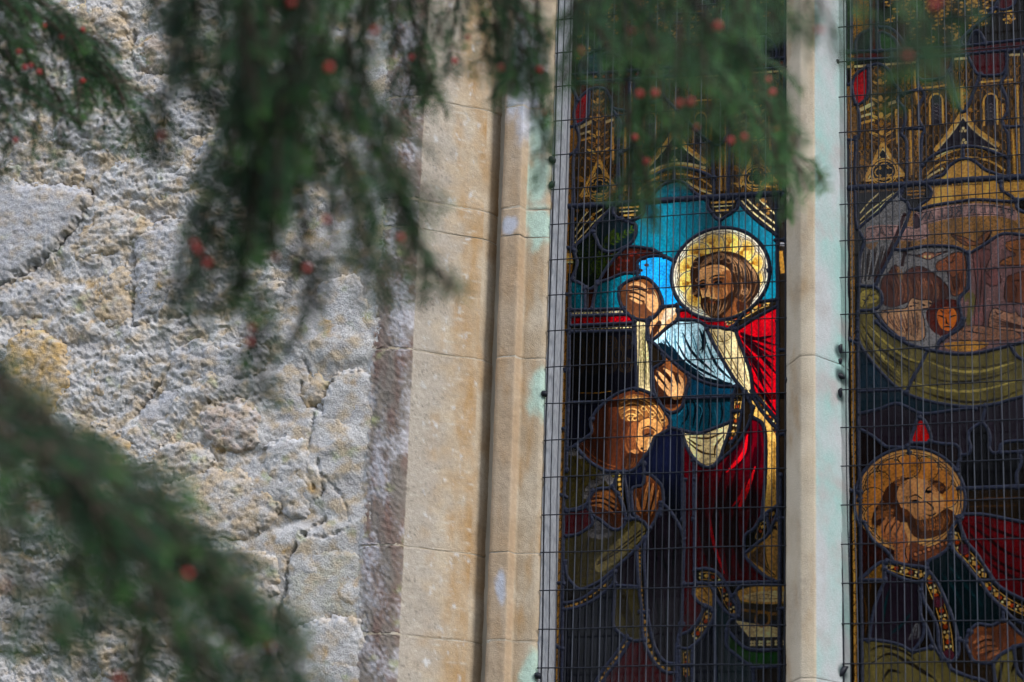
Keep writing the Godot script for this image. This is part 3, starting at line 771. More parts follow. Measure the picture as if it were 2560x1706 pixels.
	# kneeling figure
	shape([149.4,-204.4,180.6,-181.5,179.9,-151.6,198,-122.5,227.5,-101.4,261,-96.3,294.7,-109.1,317.2,-128.1,334.3,-158.5,332.6,-173.3,310.8,-190.8,298.2,-208.7,296.7,-223.4,275.1,-252,253.2,-265.8,219.8,-264.6,185.9,-244.8], Color(0.33, 0.16, 0.09))
	shape([231.5,-116.6,257.4,-102.9,287.2,-108.8,309.7,-124,328.6,-149,335.5,-166,325.3,-174.8,312.2,-159.4,295.4,-151.2,278.9,-157.9,269.6,-159.4,247.3,-158.4,234,-146.6], Color(0.56, 0.34, 0.16))
	shape([277.8,-159.7,299.1,-154,313.3,-160.6,323.5,-174.7,318.1,-185.6,307.1,-190.6,299.3,-205.1,295.1,-220.4,284.9,-224.8,275.1,-217.4,268.1,-196.4,272.1,-174.3], Color(0.93, 0.63, 0.33))
	shape([256.8,-166.2,273.4,-161.4,270.8,-185.4,268.2,-203.8,274.5,-224.3,256.1,-229.1,245.2,-202.8], Color(0.58, 0.32, 0.16))
	strokes([243.8,-169.4,240.6,-195.2,248.6,-221.4], [268,-170.4,264.8,-196.2,268.9,-218.6], 8, 2.2, Color(0.42, 0.21, 0.11), 0.7)
	shape([281.8,-179.2,295.8,-175.4,307,-184,304.2,-189.8,292.4,-193.7,283.5,-191.8], Color(0.52, 0.28, 0.14))
	curve([279.2,-175.4,295.8,-172.4,312.6,-183.5], 3.4, FLESH_K, true)
	curve([285,-190.4,296,-187.2,303.5,-192], 3.0, LINE, true)
	curve([300.6,-197.7,295,-214.1,288.5,-221.6,278.8,-217.5], 2.4, FLESH_K, true)
	dot(281,-216.5, 2.4, LINE)
	shape([296.2,-195.7,303.5,-192.7,298.6,-208.7,295.1,-219.6,290.7,-220.2,293.4,-208.5], Color(1.0, 0.76, 0.48))
	shape([247,-232.4,259.7,-223.7,278.3,-226.3,287.6,-230.4,280.5,-248.5,260.5,-260.6,240.1,-261.6], Color(0.24, 0.12, 0.07))
	shape([257.8,-221.1,267,-217.8,276.4,-224.4,267.2,-227.7], Color(0.80, 0.52, 0.28))
	strokes([248.9,-236.2,249.1,-247.3,245.6,-258.2], [282.1,-233.8,278.6,-244.7,264.1,-257], 9, 1.3, Color(0.50, 0.28, 0.14), 0.7)
	for e in [[235.4,-120.5,257.6,-112.2,283.7,-119.1,302.6,-138.6], [233.7,-131.7,257.7,-121.6,283.9,-130.3,295.3,-143.8], [237.7,-143,258,-132.8,276.7,-141.1,284.3,-150.7], [264.9,-107.7,294.8,-119.6,317.4,-143,328.8,-162], [250.1,-113.7,276.1,-111.2,306.1,-127.6,323.1,-150.6], [287.5,-123,306.3,-138.7,317.7,-159.7,323.4,-171], [239.7,-152.5,254.5,-143.8,269.4,-148.2,273.3,-156.6], [295.2,-138.2,304.6,-146.1,302.9,-155.3,295.4,-151.2]]:
		curve(e, 3.2, Color(0.90, 0.64, 0.34), true)
		var q := P(e)
		for i in q.size(): q[i] += Vector2(0, -3.0)
		line(smooth(q, 3.0), 1.3, FLESH_K, true)
	for c in [[273,-140.9], [302.7,-146.7], [284,-134], [323.2,-159.9], [256.5,-153.2], [265.8,-153.6]]:
		line(ring_of(c[0], c[1], 5.5, 4.5, 1, 6.2, 12), 1.8, Color(0.92, 0.68, 0.38))
		dot(c[0], c[1], 1.6, LINE)
	for e in [[149.5,-208.1,170.6,-229.4,197.2,-248.9,223.4,-257.3], [156.8,-202.8,181.8,-229.8,208.3,-245.7,227,-251.9]]: curve(e, 1.8, Color(0.62, 0.34, 0.18))
	# his shoulder, cuffs and hands
	for e in [[133.7,-271.5,157.7,-269.8,175.8,-249.3], [131.7,-297.8,150.3,-293.2,163.1,-272.6], [140.7,-234.8,162.7,-256.8,181.5,-262.8]]: curve(e, 1.6, UMBER)
	for b in [[192.6,-281.6], [211,-274.4], [174.3,-296.7], [219.1,-282.6], [182.1,-286.5], [200.2,-268.7], [169.3,-309.6], [148.3,-219.1], [137.6,-218.7], [156.6,-226.1]]:
		fill(ring_of(b[0], b[1], 10, 8, 0, TAU, 12), GREY)
		for r in [9.0, 6.0, 3.0]: line(ring_of(b[0], b[1], r, r, 0.2, 2.9, 8), 1.2, LINE)
	pearls([234.7,-268.7,238,-299,243.8,-327.9,246.9,-348.8], 4.2)
	for d in [[[178.8,-314.2,197.4,-306.9,224.4,-313.2,235.4,-332,249.4,-361.4,241.6,-371.7,225.7,-376.5,198.6,-357.2,182.2,-340.8], [[181.4,-311.7,208.3,-312.6,232.7,-329.3], [179,-320.9,205.8,-321.8,235.6,-339.9], [179.2,-330.1,203.4,-332.3,230.5,-350.3], [186.7,-305.2,213.5,-306.2,229.8,-316]], [[180.2,-316.9,205.7,-317.8,232.8,-335.1], [179.1,-326.2,204.6,-327.6,233.1,-345.1]]],
		[[266.9,-309.4,277.3,-296.5,290.4,-286.4,303.6,-281.6,317.1,-298,321.4,-316.5,312.6,-342.5,299.9,-370.9,283.8,-359.9,270.2,-338.5], [[295.8,-286.6,291,-315.5,286.2,-346.9], [306.4,-289.7,301.6,-315.8,294.2,-349.8], [317.2,-303.2,312.3,-324.1,302.2,-355.3], [269.6,-309.5,275.4,-333.4,283.7,-352]], [[301.1,-289.5,296.3,-318.3,291.5,-347], [311.8,-297.8,306.9,-321.3,299.5,-352.6], [285.3,-296.8,281.9,-328.3,284.9,-346.8]]]]:
		shape(d[0], Color(0.40, 0.20, 0.10))
		for e in d[1]: curve(e, 7.5, Color(0.84, 0.53, 0.28), true)
		for e in d[2]: curve(e, 2.2, LINE, true)
	for b in [[193.5,-364.9], [204.5,-378.4], [191.2,-380.6], [212.7,-389.2], [183.3,-388.3], [199.4,-391.4]]:
		fill(ring_of(b[0], b[1], 12, 9, 0, TAU, 12), GREY)
		for r in [10.0, 7.0, 4.0]: line(ring_of(b[0], b[1], r, r, 0.2, 2.9, 8), 1.4, LINE)
	shape([192.6,-441,226.5,-410.5,257.8,-382.7,273.4,-367.4,292.2,-383.7,274.2,-411.9,240.4,-442.2,206.4,-464.8,190.4,-461.8], Color(0.62, 0.55, 0.34))
	for e in [[195.4,-446.3,237.3,-418.7,286.8,-381], [192.8,-451.4,240,-424,292.2,-385], [227.6,-460.1,263.9,-427.3,295,-396.9]]: curve(e, 2.6, UMBER)
	for e in [[155.2,-440,173.1,-409,178.1,-393.4], [148,-471.1,169,-458.6,190.4,-461.8], [142.9,-481.4,174.7,-471.8,195.9,-467.1]]: curve(e, 2, UMBER)
	pearls([133.7,-534.5,162.7,-524.8,188.9,-507.2,209.7,-492.1], 4.4)
	pearls([279.7,-422.5,281,-464.1,285.2,-505.5,289.3,-544.2], 3.6)
	pearls([290.5,-553.2,295.2,-582.7,304.1,-615.9,314.9,-641.4,330.8,-659.4,356.6,-662.2], 4.6)
	pearls([256.9,-603.7,236.7,-637.8,216.4,-668,198.7,-698.2], 4.6)
	for e in [[305.5,-392,314.2,-439,312.3,-480.4], [331.9,-400.6,327.3,-439.4,346.3,-486.4], [353.1,-414.2,348.6,-465.8], [307.4,-503.5,323.9,-555.1,335.3,-619], [344.1,-509.4,337.1,-563,348.5,-631.8], [158.2,-554.4,181.7,-539.4,207.6,-514.1], [151.5,-603.2,182.6,-578.1,218.8,-540.2], [197.9,-552.6,178,-603.7,152.8,-654.4]]: curve(e, 6, Color(0.03, 0.03, 0.06), true)
	for e in [[247,-502.1,253,-540.9,266.8,-574.5]]: curve(e, 20, Color(0.24, 0.19, 0.06), true)
	orphrey([403.4,-478.8,429.3,-482,447.5,-501.6,458,-527.3,473.6,-553], 17)
	orphrey([422.3,-552,412.2,-577.2,394.5,-599.7], 18)
	orphrey([552,-347.8,546.9,-370.9,552.1,-394.2], 15)
	orphrey([531.5,-375.6,523.9,-393.4,518.8,-408.7], 14)
	shape([501,-444.1,524,-424.2,547,-404.4,554.7,-420,554.8,-483.8,529.3,-467.8], Color(0.52, 0.36, 0.2))
	shape([531.7,-419.3,549.5,-407,554.7,-414.8,554.8,-481.2,537,-468], GOLD)
	for e in [[531.7,-421.9,534.3,-445,539.5,-465.6], [508.7,-444.3,529.3,-460.2,552.3,-481.2], [513.9,-441.9,524.1,-434.5]]: curve(e, 2, UMBER)
	for e in [[395.9,-505.5,408.8,-503.2,424.5,-524], [398.7,-518.3,419.5,-531.6]]: curve(e, 2.5, FLESH_D, true)
	# basin on its stand
	fill(ring_of(547.3,-521.6, 78, 22), OLIVE)
	fill(ring_of(547.3,-519.1, 74, 19), GOLD)
	fill(ring_of(549.8,-523, 60, 11), CREAM)
	for i in 5: curve([504,-522, 529.5,-518.7, 557.4,-523.1] if i == 0 else [511.7,-524.7, 534.6,-527.7, 560,-527], 1, GOLD_D)
	poly([478.6,-535.4,562.5,-539.7,562.6,-569.9,489,-566], Color(0.24, 0.18, 0.07))
	for i in 14: dot(lerpf([488.9,-548.3][0], [560,-558.5][0], i / 13.0), lerpf([488.9,-548.3][1], [560,-558.5][1], i / 13.0), 3.4, GOLD_D)
	poly([473.7,-568.2,562.6,-585,562.6,-602.5,501.9,-601.5], CREAM)
	line(ring_of(528.4,-566.7, 14, 14), 5, GOLD_D)
	poly([499.4,-602.7,562.6,-606.3,562.7,-622.6,504.5,-619.1], UMBER)
	for i in 5:
		var c := Vector2(509.6,-612.9) + Vector2(i * 16, -1)
		for q in 4: dot(c.x + cos(q * 1.57 + 0.78) * 4, c.y + sin(q * 1.57 + 0.78) * 4, 3, CREAM)
	strokes([507.1,-630.4,505.9,-646.7], [560.2,-633.8,560.2,-652.5], 22, 1.6, Color(0.08, 0.42, 0.12), 0.6)
	strokes([437.8,-570,438.8,-670.8], [455.8,-570.4,456.6,-671], 3, 6, Color(0.02, 0.09, 0.11), 0.4)
	orphrey([378.1,-629.7,378.7,-675.1], 12)

# ---------------------------------------------------------------- the second light: a vision of animals let down in a sheet
func leads_of_vision() -> Array:
	return [
		[697.9,774.3,696.3,231.1,696.5,-134.9,697.1,-648,698.1,-731.8], [711.2,790.8,709.5,603.9], [699,531.7,709.5,532.2,717.5,551.1,735.9,563.4,754.2,570.1,769.8,568.7,787.8,553,792.7,530.2,802.9,515.4,810.5,500.8,802.6,487.6,815.2,469.9,817.5,442.1,812.1,423.2,809.4,412.5,819.4,395.2,818.3,307.9],
		[743.7,565.5,743.3,517.9,737.9,496.1,719.6,486.5,712,509.5,709.5,532.2], [719.6,486.5,724.6,458.3,721.7,414.2,697,410.7], [717.8,413.2,714.5,321.3,723.5,308.3], [845.1,584,844.2,520,856.7,496.7,846.1,472.7,845.6,439.7,855.6,419.6,850.1,398.1,846.2,305.8],
		[750.9,786.5,749.2,601.6], [764.1,785.1,762.3,600.3], [717.8,603.1,719.3,627,731.3,642.9,748.3,646.9], [764.1,652.4,786.3,648.8,804.3,632.9,817,609.2,818.1,596.4], [767.5,599.8,767.9,639.3,788.7,631.6,801.5,616.3,807.8,598.8],
		[699.5,603.5,790.9,599,858.2,596.8,930.1,594.1,1081.2,597.7], [699.4,586.5,790.7,580.8,899,576.2,1080.6,577], [792.2,598.9,792,580.6], [863.4,596.3,863.1,577.3], [935.2,593.7,935.5,611.8,971.9,644.5,1003.2,675,1025.5,757.2], [994.1,667.5,1003.1,672.2,1018.2,665.1,1036.2,671.7,1044.3,693.3,1048.4,754.7], [945.4,595.5,958.7,623.5,971.4,619.4,981.1,594.8],
		[845.7,531,854.6,527.4,895.7,529.2,908.8,547.4,916.9,574.5], [945,573.2,954.7,548.7,969.5,528,1016.2,529.2,1023.7,575.5], [1023.4,564.5,1020,526.1,1009.4,505.1,1018.8,476.8,1020.5,443.9,1010,425.7,1017,406.1,1021.5,384,1019.5,300.6], [1051.5,578.4,1052.7,528.6,1048.5,463.3,1046.9,306.5],
		[849.3,343.6,869.9,361,895.5,372.6,931,377.8,966.1,372.3,995.9,359,1020.6,346.2], [932.3,377.7,931.8,352], [859,308.9,876.8,317,892.1,321.2,902.5,336.7,920.3,348.8,938,351.5,955.5,343.3,972.7,325.8,985,319.4,999.8,312.9,1019.6,304.6], [907.4,542,932.4,451.5,969.5,528], [810.5,500.8,846.6,508.7], [817.2,425.6,853,422.6], [1019.7,411.3,1049.6,411.5],
		[714.7,306.2,716.2,236.5,724.3,210,732.3,192.2,728.1,175.2,721.8,152,721.4,98.6,718.9,43.5], [720.2,218.9,738.8,234.9,763.5,252.6,778,268.8,794.5,282.8,813.1,300.9], [815.1,301.8,804.7,279.9,818.8,268,824.7,252.5,830.7,252,842.9,251.1,845,259.6,863.5,273.3,867.7,288.1,859.8,301.7],
		[842.9,251.1,873.3,257.5,913.6,261,953.8,263.4,993.6,258.3,1023.2,254,1035.2,256.3,1071.9,260], [1004.4,297.1,1006,279.9,1023.5,265.7,1033.1,254.3], [1034.2,256.4,1036.7,237,1070.8,219.7],
		[824.7,252.5,818.3,229.2,803.6,195.9,791.2,171,776.6,142,762.2,115.2,751.9,96.7,721.4,98.6], [791.2,171,809.4,167.6,831.6,170.4,855.9,173,888,170.9,911.9,167.1,927.7,159.7,937.6,152.7,951.6,158.1,977.7,173.2,999.8,186.6,1021.6,187.2,1069.6,177.5],
		[937.6,152.7,938.8,114.5,936.1,81,921.9,65.1,917.7,52.8,921.3,31.6,920.9,10.8,904.7,-7.1,884.7,-22.2], [751.9,96.7,763.9,83.2,767.8,66,761.6,53.7,749.4,47,720,46.7], [749.4,47,757.3,32.8,773.2,10.8,791.1,-7,807,-17.9],
		[754.6,21.4,769.2,6.4,791.6,-11.4,816.2,-26.9,845.2,-37.8,876.4,-46.5,914,-53.2,951.7,-52.9,991.5,-45.7,1063.9,-31.2], [718,4.5,721.3,-19.3,734.7,-43.7,750.4,-65.6,768.2,-87.7,786,-107.2,810.4,-127,845.9,-142.6,890.1,-154,934,-160.6,977.9,-158.1,1010.9,-150.4,1060.9,-139.1], [855.2,-41.9,840.2,-72.6,826.5,-95.3,812.7,-126], [1013.6,-40,1030.4,-66.3,1062.5,-79.6],
		[926.5,16.2,921.8,2.4,903.7,-10.6,881.3,-21.1,871.9,-44], [718.9,43.5,716.5,-12.9], [718.2,28.3,717.6,-206.3,719.2,-298.4,719.3,-336.8], [720.5,-297,720.4,-475.3,721.8,-612.7,722,-743], [719.4,-119.2,801.6,-119.6], [719,-164.6,758.5,-157.1,790,-147,812.3,-155,834.4,-167.5,852.1,-170.6,900.9,-166,945,-163.4],
		[718.8,-194.8,744.5,-209.7,766.7,-229.1,777.9,-234.2,813.5,-233.4,822.7,-210.8,836.6,-169.9], [836.5,-176.9,849.6,-189,857.9,-226,820.2,-227.9], [857.9,-226,877.7,-231.4,906.2,-234.9,912.7,-242,914.5,-260.3,909.8,-276,907.9,-286.1], [914.6,-255.7,930,-254.1,934.6,-240.6,930.6,-224.5,933.1,-208.7,944.2,-200,957.5,-193.7,968.1,-207.9,972,-226.3,969.5,-242.1,975.8,-253.7,988.8,-251.9,997.9,-234.2,1058.3,-232.2], [957.5,-193.7,964.7,-160.9],
		[993.1,-254.4,1025.6,-253.4,1057.7,-254.7], [1027.7,-254.6,1029.3,-276.1,1020.2,-298.3,1021.7,-323], [910.1,-321.2,1019.6,-320.7,1055.9,-322], [813.5,-233.4,816.9,-246.8], [698.5,-11,717.8,-21.5], [700.2,-316.9,720.3,-322.7],
		[727.4,-381.8,737.2,-404.9,747,-420.4,766.8,-436.2,779,-451.6,783.8,-463.1], [908.1,-379.9,892.9,-404.6,891.2,-432.1,870.1,-451.6,850.3,-461.1,847.6,-476], [720.3,-494.1,739.1,-475.8,759.1,-461.2,770.2,-461.5], [770.2,-458.9,766.4,-473.9,786,-487,810.5,-497.6,837.5,-500.7,847.6,-476,810.9,-468.8,770.2,-458.9],
		[892.8,-409.6,897.2,-439.8,916.2,-462.8,932.8,-485.7,947,-500.9,968.8,-497.7,957.2,-476.3,940.8,-448.5,921.9,-423,909.2,-385], [891.2,-432.1,897.2,-439.8], [947,-500.9,963.3,-528.4,989,-556.1,1012.4,-578.6,1048.4,-593.9], [968.8,-497.7,989.9,-519.2,1049.5,-552.4], [909.3,-377.4,915.5,-372.6,954.5,-373.8,993.2,-382.6,1053.8,-397], [914.1,-321.9,1055.8,-323.2],
		[847.6,-476,866.8,-503.9,880.8,-536.5,894.7,-573.8,903.7,-613.3,903.2,-640.2,890.8,-654.6,876.5,-647.1,867.2,-624.9,865.3,-590.5,856,-565.7,841.8,-540.6,837.2,-518.2,837.5,-500.7], [834.8,-518.1,834.1,-565.2,845.9,-590.2,857.5,-622.3,874,-649.5],
		[766.4,-473.9,766.1,-496.5,756,-521.3,745.8,-551,738.1,-588.2,735.4,-611.7], [721.8,-610.2,747.7,-611.9,774.7,-616.1,799.1,-623.9,818.5,-634,852.6,-627.2], [841.1,-585.1,835.9,-609.7,818.5,-634], [720.3,-494.1,766.1,-496.5],
		[925.6,-599,940.4,-584.5,966.7,-587.5,988.5,-578.1,1002.7,-585.7,1021.2,-605.5,1047.7,-618.1,1006.3,-629.6,977.3,-646.1,967.5,-658.1,934.1,-655.2,924.8,-640.5,918,-618.4,925.6,-599], [903.7,-613.3,918,-618.4], [988.5,-578.1,989,-556.1], [886,-654.6,890.6,-669.3,923.9,-684.3,952.4,-693.8,975.5,-725.9], [967.5,-658.1,971.5,-694,975.5,-725.9], [1006.3,-629.6,1014.6,-678.1,1045.4,-702.6],
		[1082.6,733.7,1042.3,-734.9], [1076.4,508,1163.5,501.8], [1069,238,1154.8,233.4], [1060.5,-72.2,1144.8,-75.8], [1051.8,-386.9,1134.6,-389.6], [1046.6,-577.8,1128.5,-580.2],
	]

func beast(body: Array, c: Color, lines: Array) -> void:
	shape(body, c)
	line(smooth(P(body + [body[0], body[1]]), 4.0), 2.0, Color(0.16, 0.07, 0.06))
	for e in lines: curve(e, 2.2, Color(0.14, 0.06, 0.06), true)

func paint_vision(l: Light) -> void:
	for s in [[934.1,278.8, GOLD], [792,241.9, Color(0.70, 0.48, 0.26)], [892.5,202.5, Color(0.70, 0.50, 0.28)], [740.1,148.7, GREY], [850.9,109.6, MAUVE], [990.6,132.2, MAUVE], [741.5,74, OLIVE], [851.2,130.8, GREY], [746.4,-8.9, OLIVE], [813.4,-71.3, OLIVE], [924.2,-100.2, OLIVE], [1033,-50.3, OLIVE],
		[732.1,-90.5, Color(0.02, 0.17, 0.24)], [745.2,-137.9, Color(0.02, 0.15, 0.22)], [834.5,-158.3, Color(0.02, 0.15, 0.2)], [838.2,-211.4, Color(0.86, 0.06, 0.05)], [767.2,-185.3, PLUM], [878.2,-201.7, PLUM], [998.9,-195.6, PLUM], [866.4,-247, Color(0.12, 0.07, 0.08)], [964.2,-284.9, BLACK], [1007.8,-275.3, BLACK], [744.4,-230.5, Color(0.1, 0.06, 0.06)], [963.2,-329.9, UMBER],
		[812.6,-338.7, Color(0.90, 0.62, 0.35)], [786.7,-426.6, FLESH_D], [958.7,-406.6, Color(0.62, 0.02, 0.04)], [984.2,-352.2, UMBER], [797.7,-539.7, Color(0.01, 0.10, 0.12)], [867.5,-459, Color(0.02, 0.15, 0.17)], [919.8,-529.9, Color(0.01, 0.10, 0.12)], [1016.6,-507.5, Color(0.45, 0.02, 0.06)], [736.2,-513.3, UMBER], [736.9,-440.4, Color(0.22, 0.09, 0.06)], [739,-483.3, GOLD_D], [733.2,-575.7, UMBER], [774.3,-650.5, OLIVE], [759.4,-674.9, OLIVE], [848.9,-553.2, GOLD_D], [968.5,-616.8, FLESH_D], [929,-672.2, UMBER], [1000.7,-665.9, OLIVE], [848.1,-602.5, GREY], [880.7,-681.3, OLIVE], [821.2,-611.9, PLUM]]:
		seed_fill(l, s[0], s[1], s[2])
	cv_shift = Vector2(594, -11)
	paint_canopy()
	cv_shift = Vector2.ZERO
	for s in [[727.8,530.5, RUBY], [733.7,617.1, NAVY], [785.9,617.8, GREEN], [788.8,641.5, RUBY_D], [743.9,590.8, RUBY_D], [821.9,589, RUBY_D], [899.2,584.5, RUBY_D], [1001.3,591.5, RUBY_D], [872.9,545.2, RUBY_D], [987.6,548.4, RUBY_D], [1018.8,687.5, RUBY_D], [963.5,606.3, NAVY], [756.3,657.4, RUBY_D], [932.5,323.5, GOLD], [727.5,660.3, GOLD_D], [701.3,479.8, GOLD_D]]: seed_fill(l, s[0], s[1], s[2])
	shape([894.4,310.2,904.9,331.1,922.8,343.2,937.9,346.1,955.4,337.9,970,320.6,994.7,305.2,994.4,294.5,894.3,302.1], GOLD)
	paint_side_shafts([711.9,754.8,708.4,230.3,708.3,-135.4,709.2,-454.7,710.4,-716.8])
	for e in [[724.5,235.9,743.1,254.1,767.8,271.8,792.5,289.4], [724.4,227.2,751.2,247,778.1,273.2,800.7,291], [724.6,251.1,743.2,273.6,763.9,291.6]]: curve(e, 3, GOLD_P)
	for e in [[817,289.8,855.6,290.1], [816.9,283.3,853.5,282.7], [827,273.9,849.3,274.4]]: curve(e, 4, GOLD_D)
	# sky, ladder of light, scroll
	poly([871.8,287.8,1002.2,288.7,1005.9,277.7,1023.5,263.6,993.6,261.5,953.8,266.6,913.7,264.2,871.3,259.8], GOLD)
	var scroll := Color(0.80, 0.62, 0.58)
	shape([832.6,243.3,873.2,251.1,913.5,254.6,953.6,254.8,993.4,249.8,1030.7,237.5,1032.1,214,1008.6,222,982.9,227.1,943.1,227.8,903,226.4,862.6,219.6,842.4,214.6,833.2,213.1], scroll)
	shape([738.7,219.8,771.4,222.8,803.9,219.5,832.3,215.3,856.5,217.9,860.2,192,831.8,185.3,791.4,190.3,760.9,192.4,734.4,192], scroll)
	for e in [[832.6,240,873.1,247.2,913.5,250.7,953.5,251.2,993.3,246.2,1030.6,233.2], [840.4,216.9,862.7,222.8,903,229.2,943.1,231,983,229.8,1012.6,223.9], [738.7,217.6,771.4,219.6,803.9,216.2,832.2,211.5], [734.4,194.2,760.9,194.9,791.4,192.8,831.9,187.9,858.2,194.2]]: curve(e, 1.4, LINE)
	shape([830.6,239.1,838.7,240.7,846.4,216.5,832.2,211], Color(0.25, 0.14, 0.17))
	strokes([730.1,175.1,727.8,138.8,725.5,104.8], [781.1,180.2,770.6,146.7,756.1,113.5], 9, 4, Color(0.22, 0.17, 0.16), 0.6)
	poly([732.2,183.6,760.9,188.1,750.5,171.6,742.4,174.3], Color(0.62, 0.44, 0.26))
	line(smooth(P([814.4,244.6,795.5,196.4,770.6,142.4,751.9,103.1])), 7, Color(0.22, 0.05, 0.03))
	for i in 22: dot(lerpf([822.5,244][0], [758,104.8][0], i / 21.0), lerpf([822.5,244][1], [758,104.8][1], i / 21.0), 1.2, GOLD)
	line(smooth(P([823.7,183.8,813.3,161,806.9,133.7])), 6, Color(0.20, 0.06, 0.03))
	# the beasts and birds
	beast([904.4,193.2,932.2,184.9,951.9,175,962.1,184.9,972.2,192.7,984.2,196.1,975.8,177.6,961.8,170.1,943.8,167.1,929.9,170.1], Color(0.66, 0.42, 0.28), [[906.3,190.9,928.1,178.8,939.9,169.5], [964.1,184.8,971.8,175.8,984.2,196.1]])
	beast([807.3,161.4,831.4,155.5,845.5,156.7,853.6,160.4,863.7,158.7,875.7,156.8,897.8,159.6,879.6,152.3,867.5,146.7,859.4,144,849.4,147.9,831.4,154.4], Color(0.74, 0.50, 0.38), [[811.3,159,831.4,154.4,849.5,155.3], [871.7,157.1,895.8,158.6]])
	for x in [1308.0, 1350.0]: dot(Vector2(857.5,149.5).x + (x - 1329) * 0.22, Vector2(857.5,150.5).y, 2.6, CREAM)
	beast([766.1,104.3,782.5,124.6,790.8,136.8,798.8,134.2,808.7,118.6,820.9,126.4,841.2,131.4,857.1,124,876.9,107.9,894.5,87.8,898.1,66.6,870.1,57.7,830.1,62.3,789.8,49.9,767.7,61.8], Color(0.42, 0.24, 0.19), [[790.7,132.6,798.6,110.8,790.2,90.1], [826.9,121.7,843.1,127.1,857,119.8], [778.3,103.6,790.1,81.6,785.9,60.7]])
	strokes([780.4,111.9,786.2,86.1,781.8,61], [870.9,106.2,878.4,80.4,876.1,61.6], 22, 3, Color(0.64, 0.41, 0.30), 0.9)
	shape([796.8,132.2,804.8,129.5,808.6,110.1,802.5,102], Color(0.62, 0.44, 0.28))
	beast([873.2,129.3,877.4,137.6,891.5,145.1,907.7,154.6,921.7,155.8,931.5,146.7,932.8,114.9,930.2,81.4,918,67.4,904.1,68.3,898.6,96,895,117.3,879.1,118.4], Color(0.64, 0.38, 0.25), [[891.5,143,899.3,134,911.4,139.6], [897,117.2,906.8,103.9,922.9,115.5], [911.6,150.1,905.4,137.8], [902.8,106.3,910.2,74.2]])
	strokes([906.8,103.9,910.4,86.8,906.2,72.4], [926.9,115.3,928.4,94.1,926.1,77.4], 8, 2, Color(0.26, 0.12, 0.09), 0.6)
	beast([763.5,40.9,789.7,45.7,813.9,46.4,820,58.7,826.2,66.7,834.2,64.1,846.1,61.3,862.1,60.3,866,51.7,857.9,43.8,845.8,40.3,849.5,14.9,846.9,-20.1,809,-18,791.2,-2.8,773.3,17.2], Color(0.84, 0.64, 0.47), [[765.5,38.7,773.6,42.4,781.6,35.6], [809.7,38.2,815.4,12.6,813.1,-14.5], [823.8,41.6,829.4,11.8], [830,53.8,840.1,55.3]])
	strokes([773.5,36.1,781.4,18.8,797.2,1.1], [839.8,36.4,841.4,11.2,837,-17.9], 26, 1.6, Color(0.56, 0.37, 0.27), 0.9)
	for i in 9: fill(ring_of(Vector2(842,54.2).x + rng.randf_range(-22, 24), Vector2(842,54.2).y + rng.randf_range(-7, 5), 3, 1.8, 0, TAU, 8), Color(0.18, 0.08, 0.06))
	shape([853.8,35.6,870,55.6,890.1,60.7,909.9,57.4,919.5,44.3,917,15.2,906.8,-3,888.8,-14.5,869,-7.1,857.4,10.2], Color(0.34, 0.10, 0.07))
	shape([875.7,36.4,889.8,44,905.6,40.9,913.3,25.8,909,7.3,896.9,-4.5,883.1,0.4,875.4,17.6], Color(0.95, 0.48, 0.13))
	for e in [[875.6,28,883.5,25.5,889.4,20.9], [897.3,20.5,903.3,24.3,911.3,25.9], [891.4,22.9,893.1,10.3,898.1,7.9], [885.1,2.4,895,3.9,902.9,1.4], [881.7,38.1,887.6,31.5], [901.6,37,897.5,30.9]]: curve(e, 3, LINE, true)
	for i in 26:
		var a := i * 0.242
		var c := Vector2(893.3,20.7)
		line(PackedVector2Array([c + Vector2(cos(a) * 24, sin(a) * 27), c + Vector2(cos(a + 0.2) * 34, sin(a + 0.2) * 40)]), 2, Color(0.46, 0.16, 0.07))
	shape([927.9,64.7,933.9,70.7,945.8,69.9,949.4,55,945,30.2,936.5,3.6,930.7,6,933.1,30.9,937.5,51.6,935.7,60.1,929.6,52.1], OLIVE)
	beast([947.6,156.2,971.5,158.8,983.1,149.6,970.4,112.5,990.4,119.6,999.5,89.6,981.6,80.3,969.9,87.3,965,43.7,964.1,4.1,946.4,5.1,951.8,71.7,950.4,103.2], Color(0.56, 0.36, 0.34), [[959.2,142.7,962.3,102.5,956.8,29.5], [970.4,112.5,981.9,94.9]])
	beast([1009.2,164.8,1021.2,172.4,1069.5,173.3,1068.8,148.1,1068.1,123,1020,121.9,996.4,125.5,1010.5,137.2,1030.3,142.2,1014.8,153.8], Color(0.70, 0.44, 0.27), [[1013.1,162.4,1030.6,152.8,1069,156.5]])
	beast([1006.5,51.6,1009.3,89,1021.4,102.9,1067.7,106.2,1066.5,64.6,1065.8,37.6,1022,46.5], Color(0.52, 0.30, 0.21), [[1017.3,92.7,1028.6,75.3,1026.1,54.6], [1019.1,88.4,1040.8,91.2]])
	beast([974,7.7,978.4,28.3,986.5,36.1,1003.9,28.8,1019.5,23.8,1027.4,27.5,1031.1,18.9,1064.8,2.5,1064.2,-18.1,1006.9,-10.7,977.7,-4.9], Color(0.80, 0.58, 0.45), [[986.4,32,992.1,23.3,1001.9,26.9], [987.9,15.2,1007.3,5.8,1036.4,-2.1]])
	strokes([980.2,21.9,1003.5,10.2,1026.7,0.6], [979.7,-3,1003.1,-4.3,1064.3,-14], 10, 1.8, Color(0.36, 0.22, 0.18), 0.7)
	beast([918.7,-1.6,940.5,3.4,968,-0.2,997.2,-8.1,1026.3,-13.9,1025.9,-30,900.5,-23.1], Color(0.68, 0.47, 0.35), [[920.6,-5.9,948.1,-11.6,977.4,-17.4], [940.4,1.3,944.1,-11.4]])
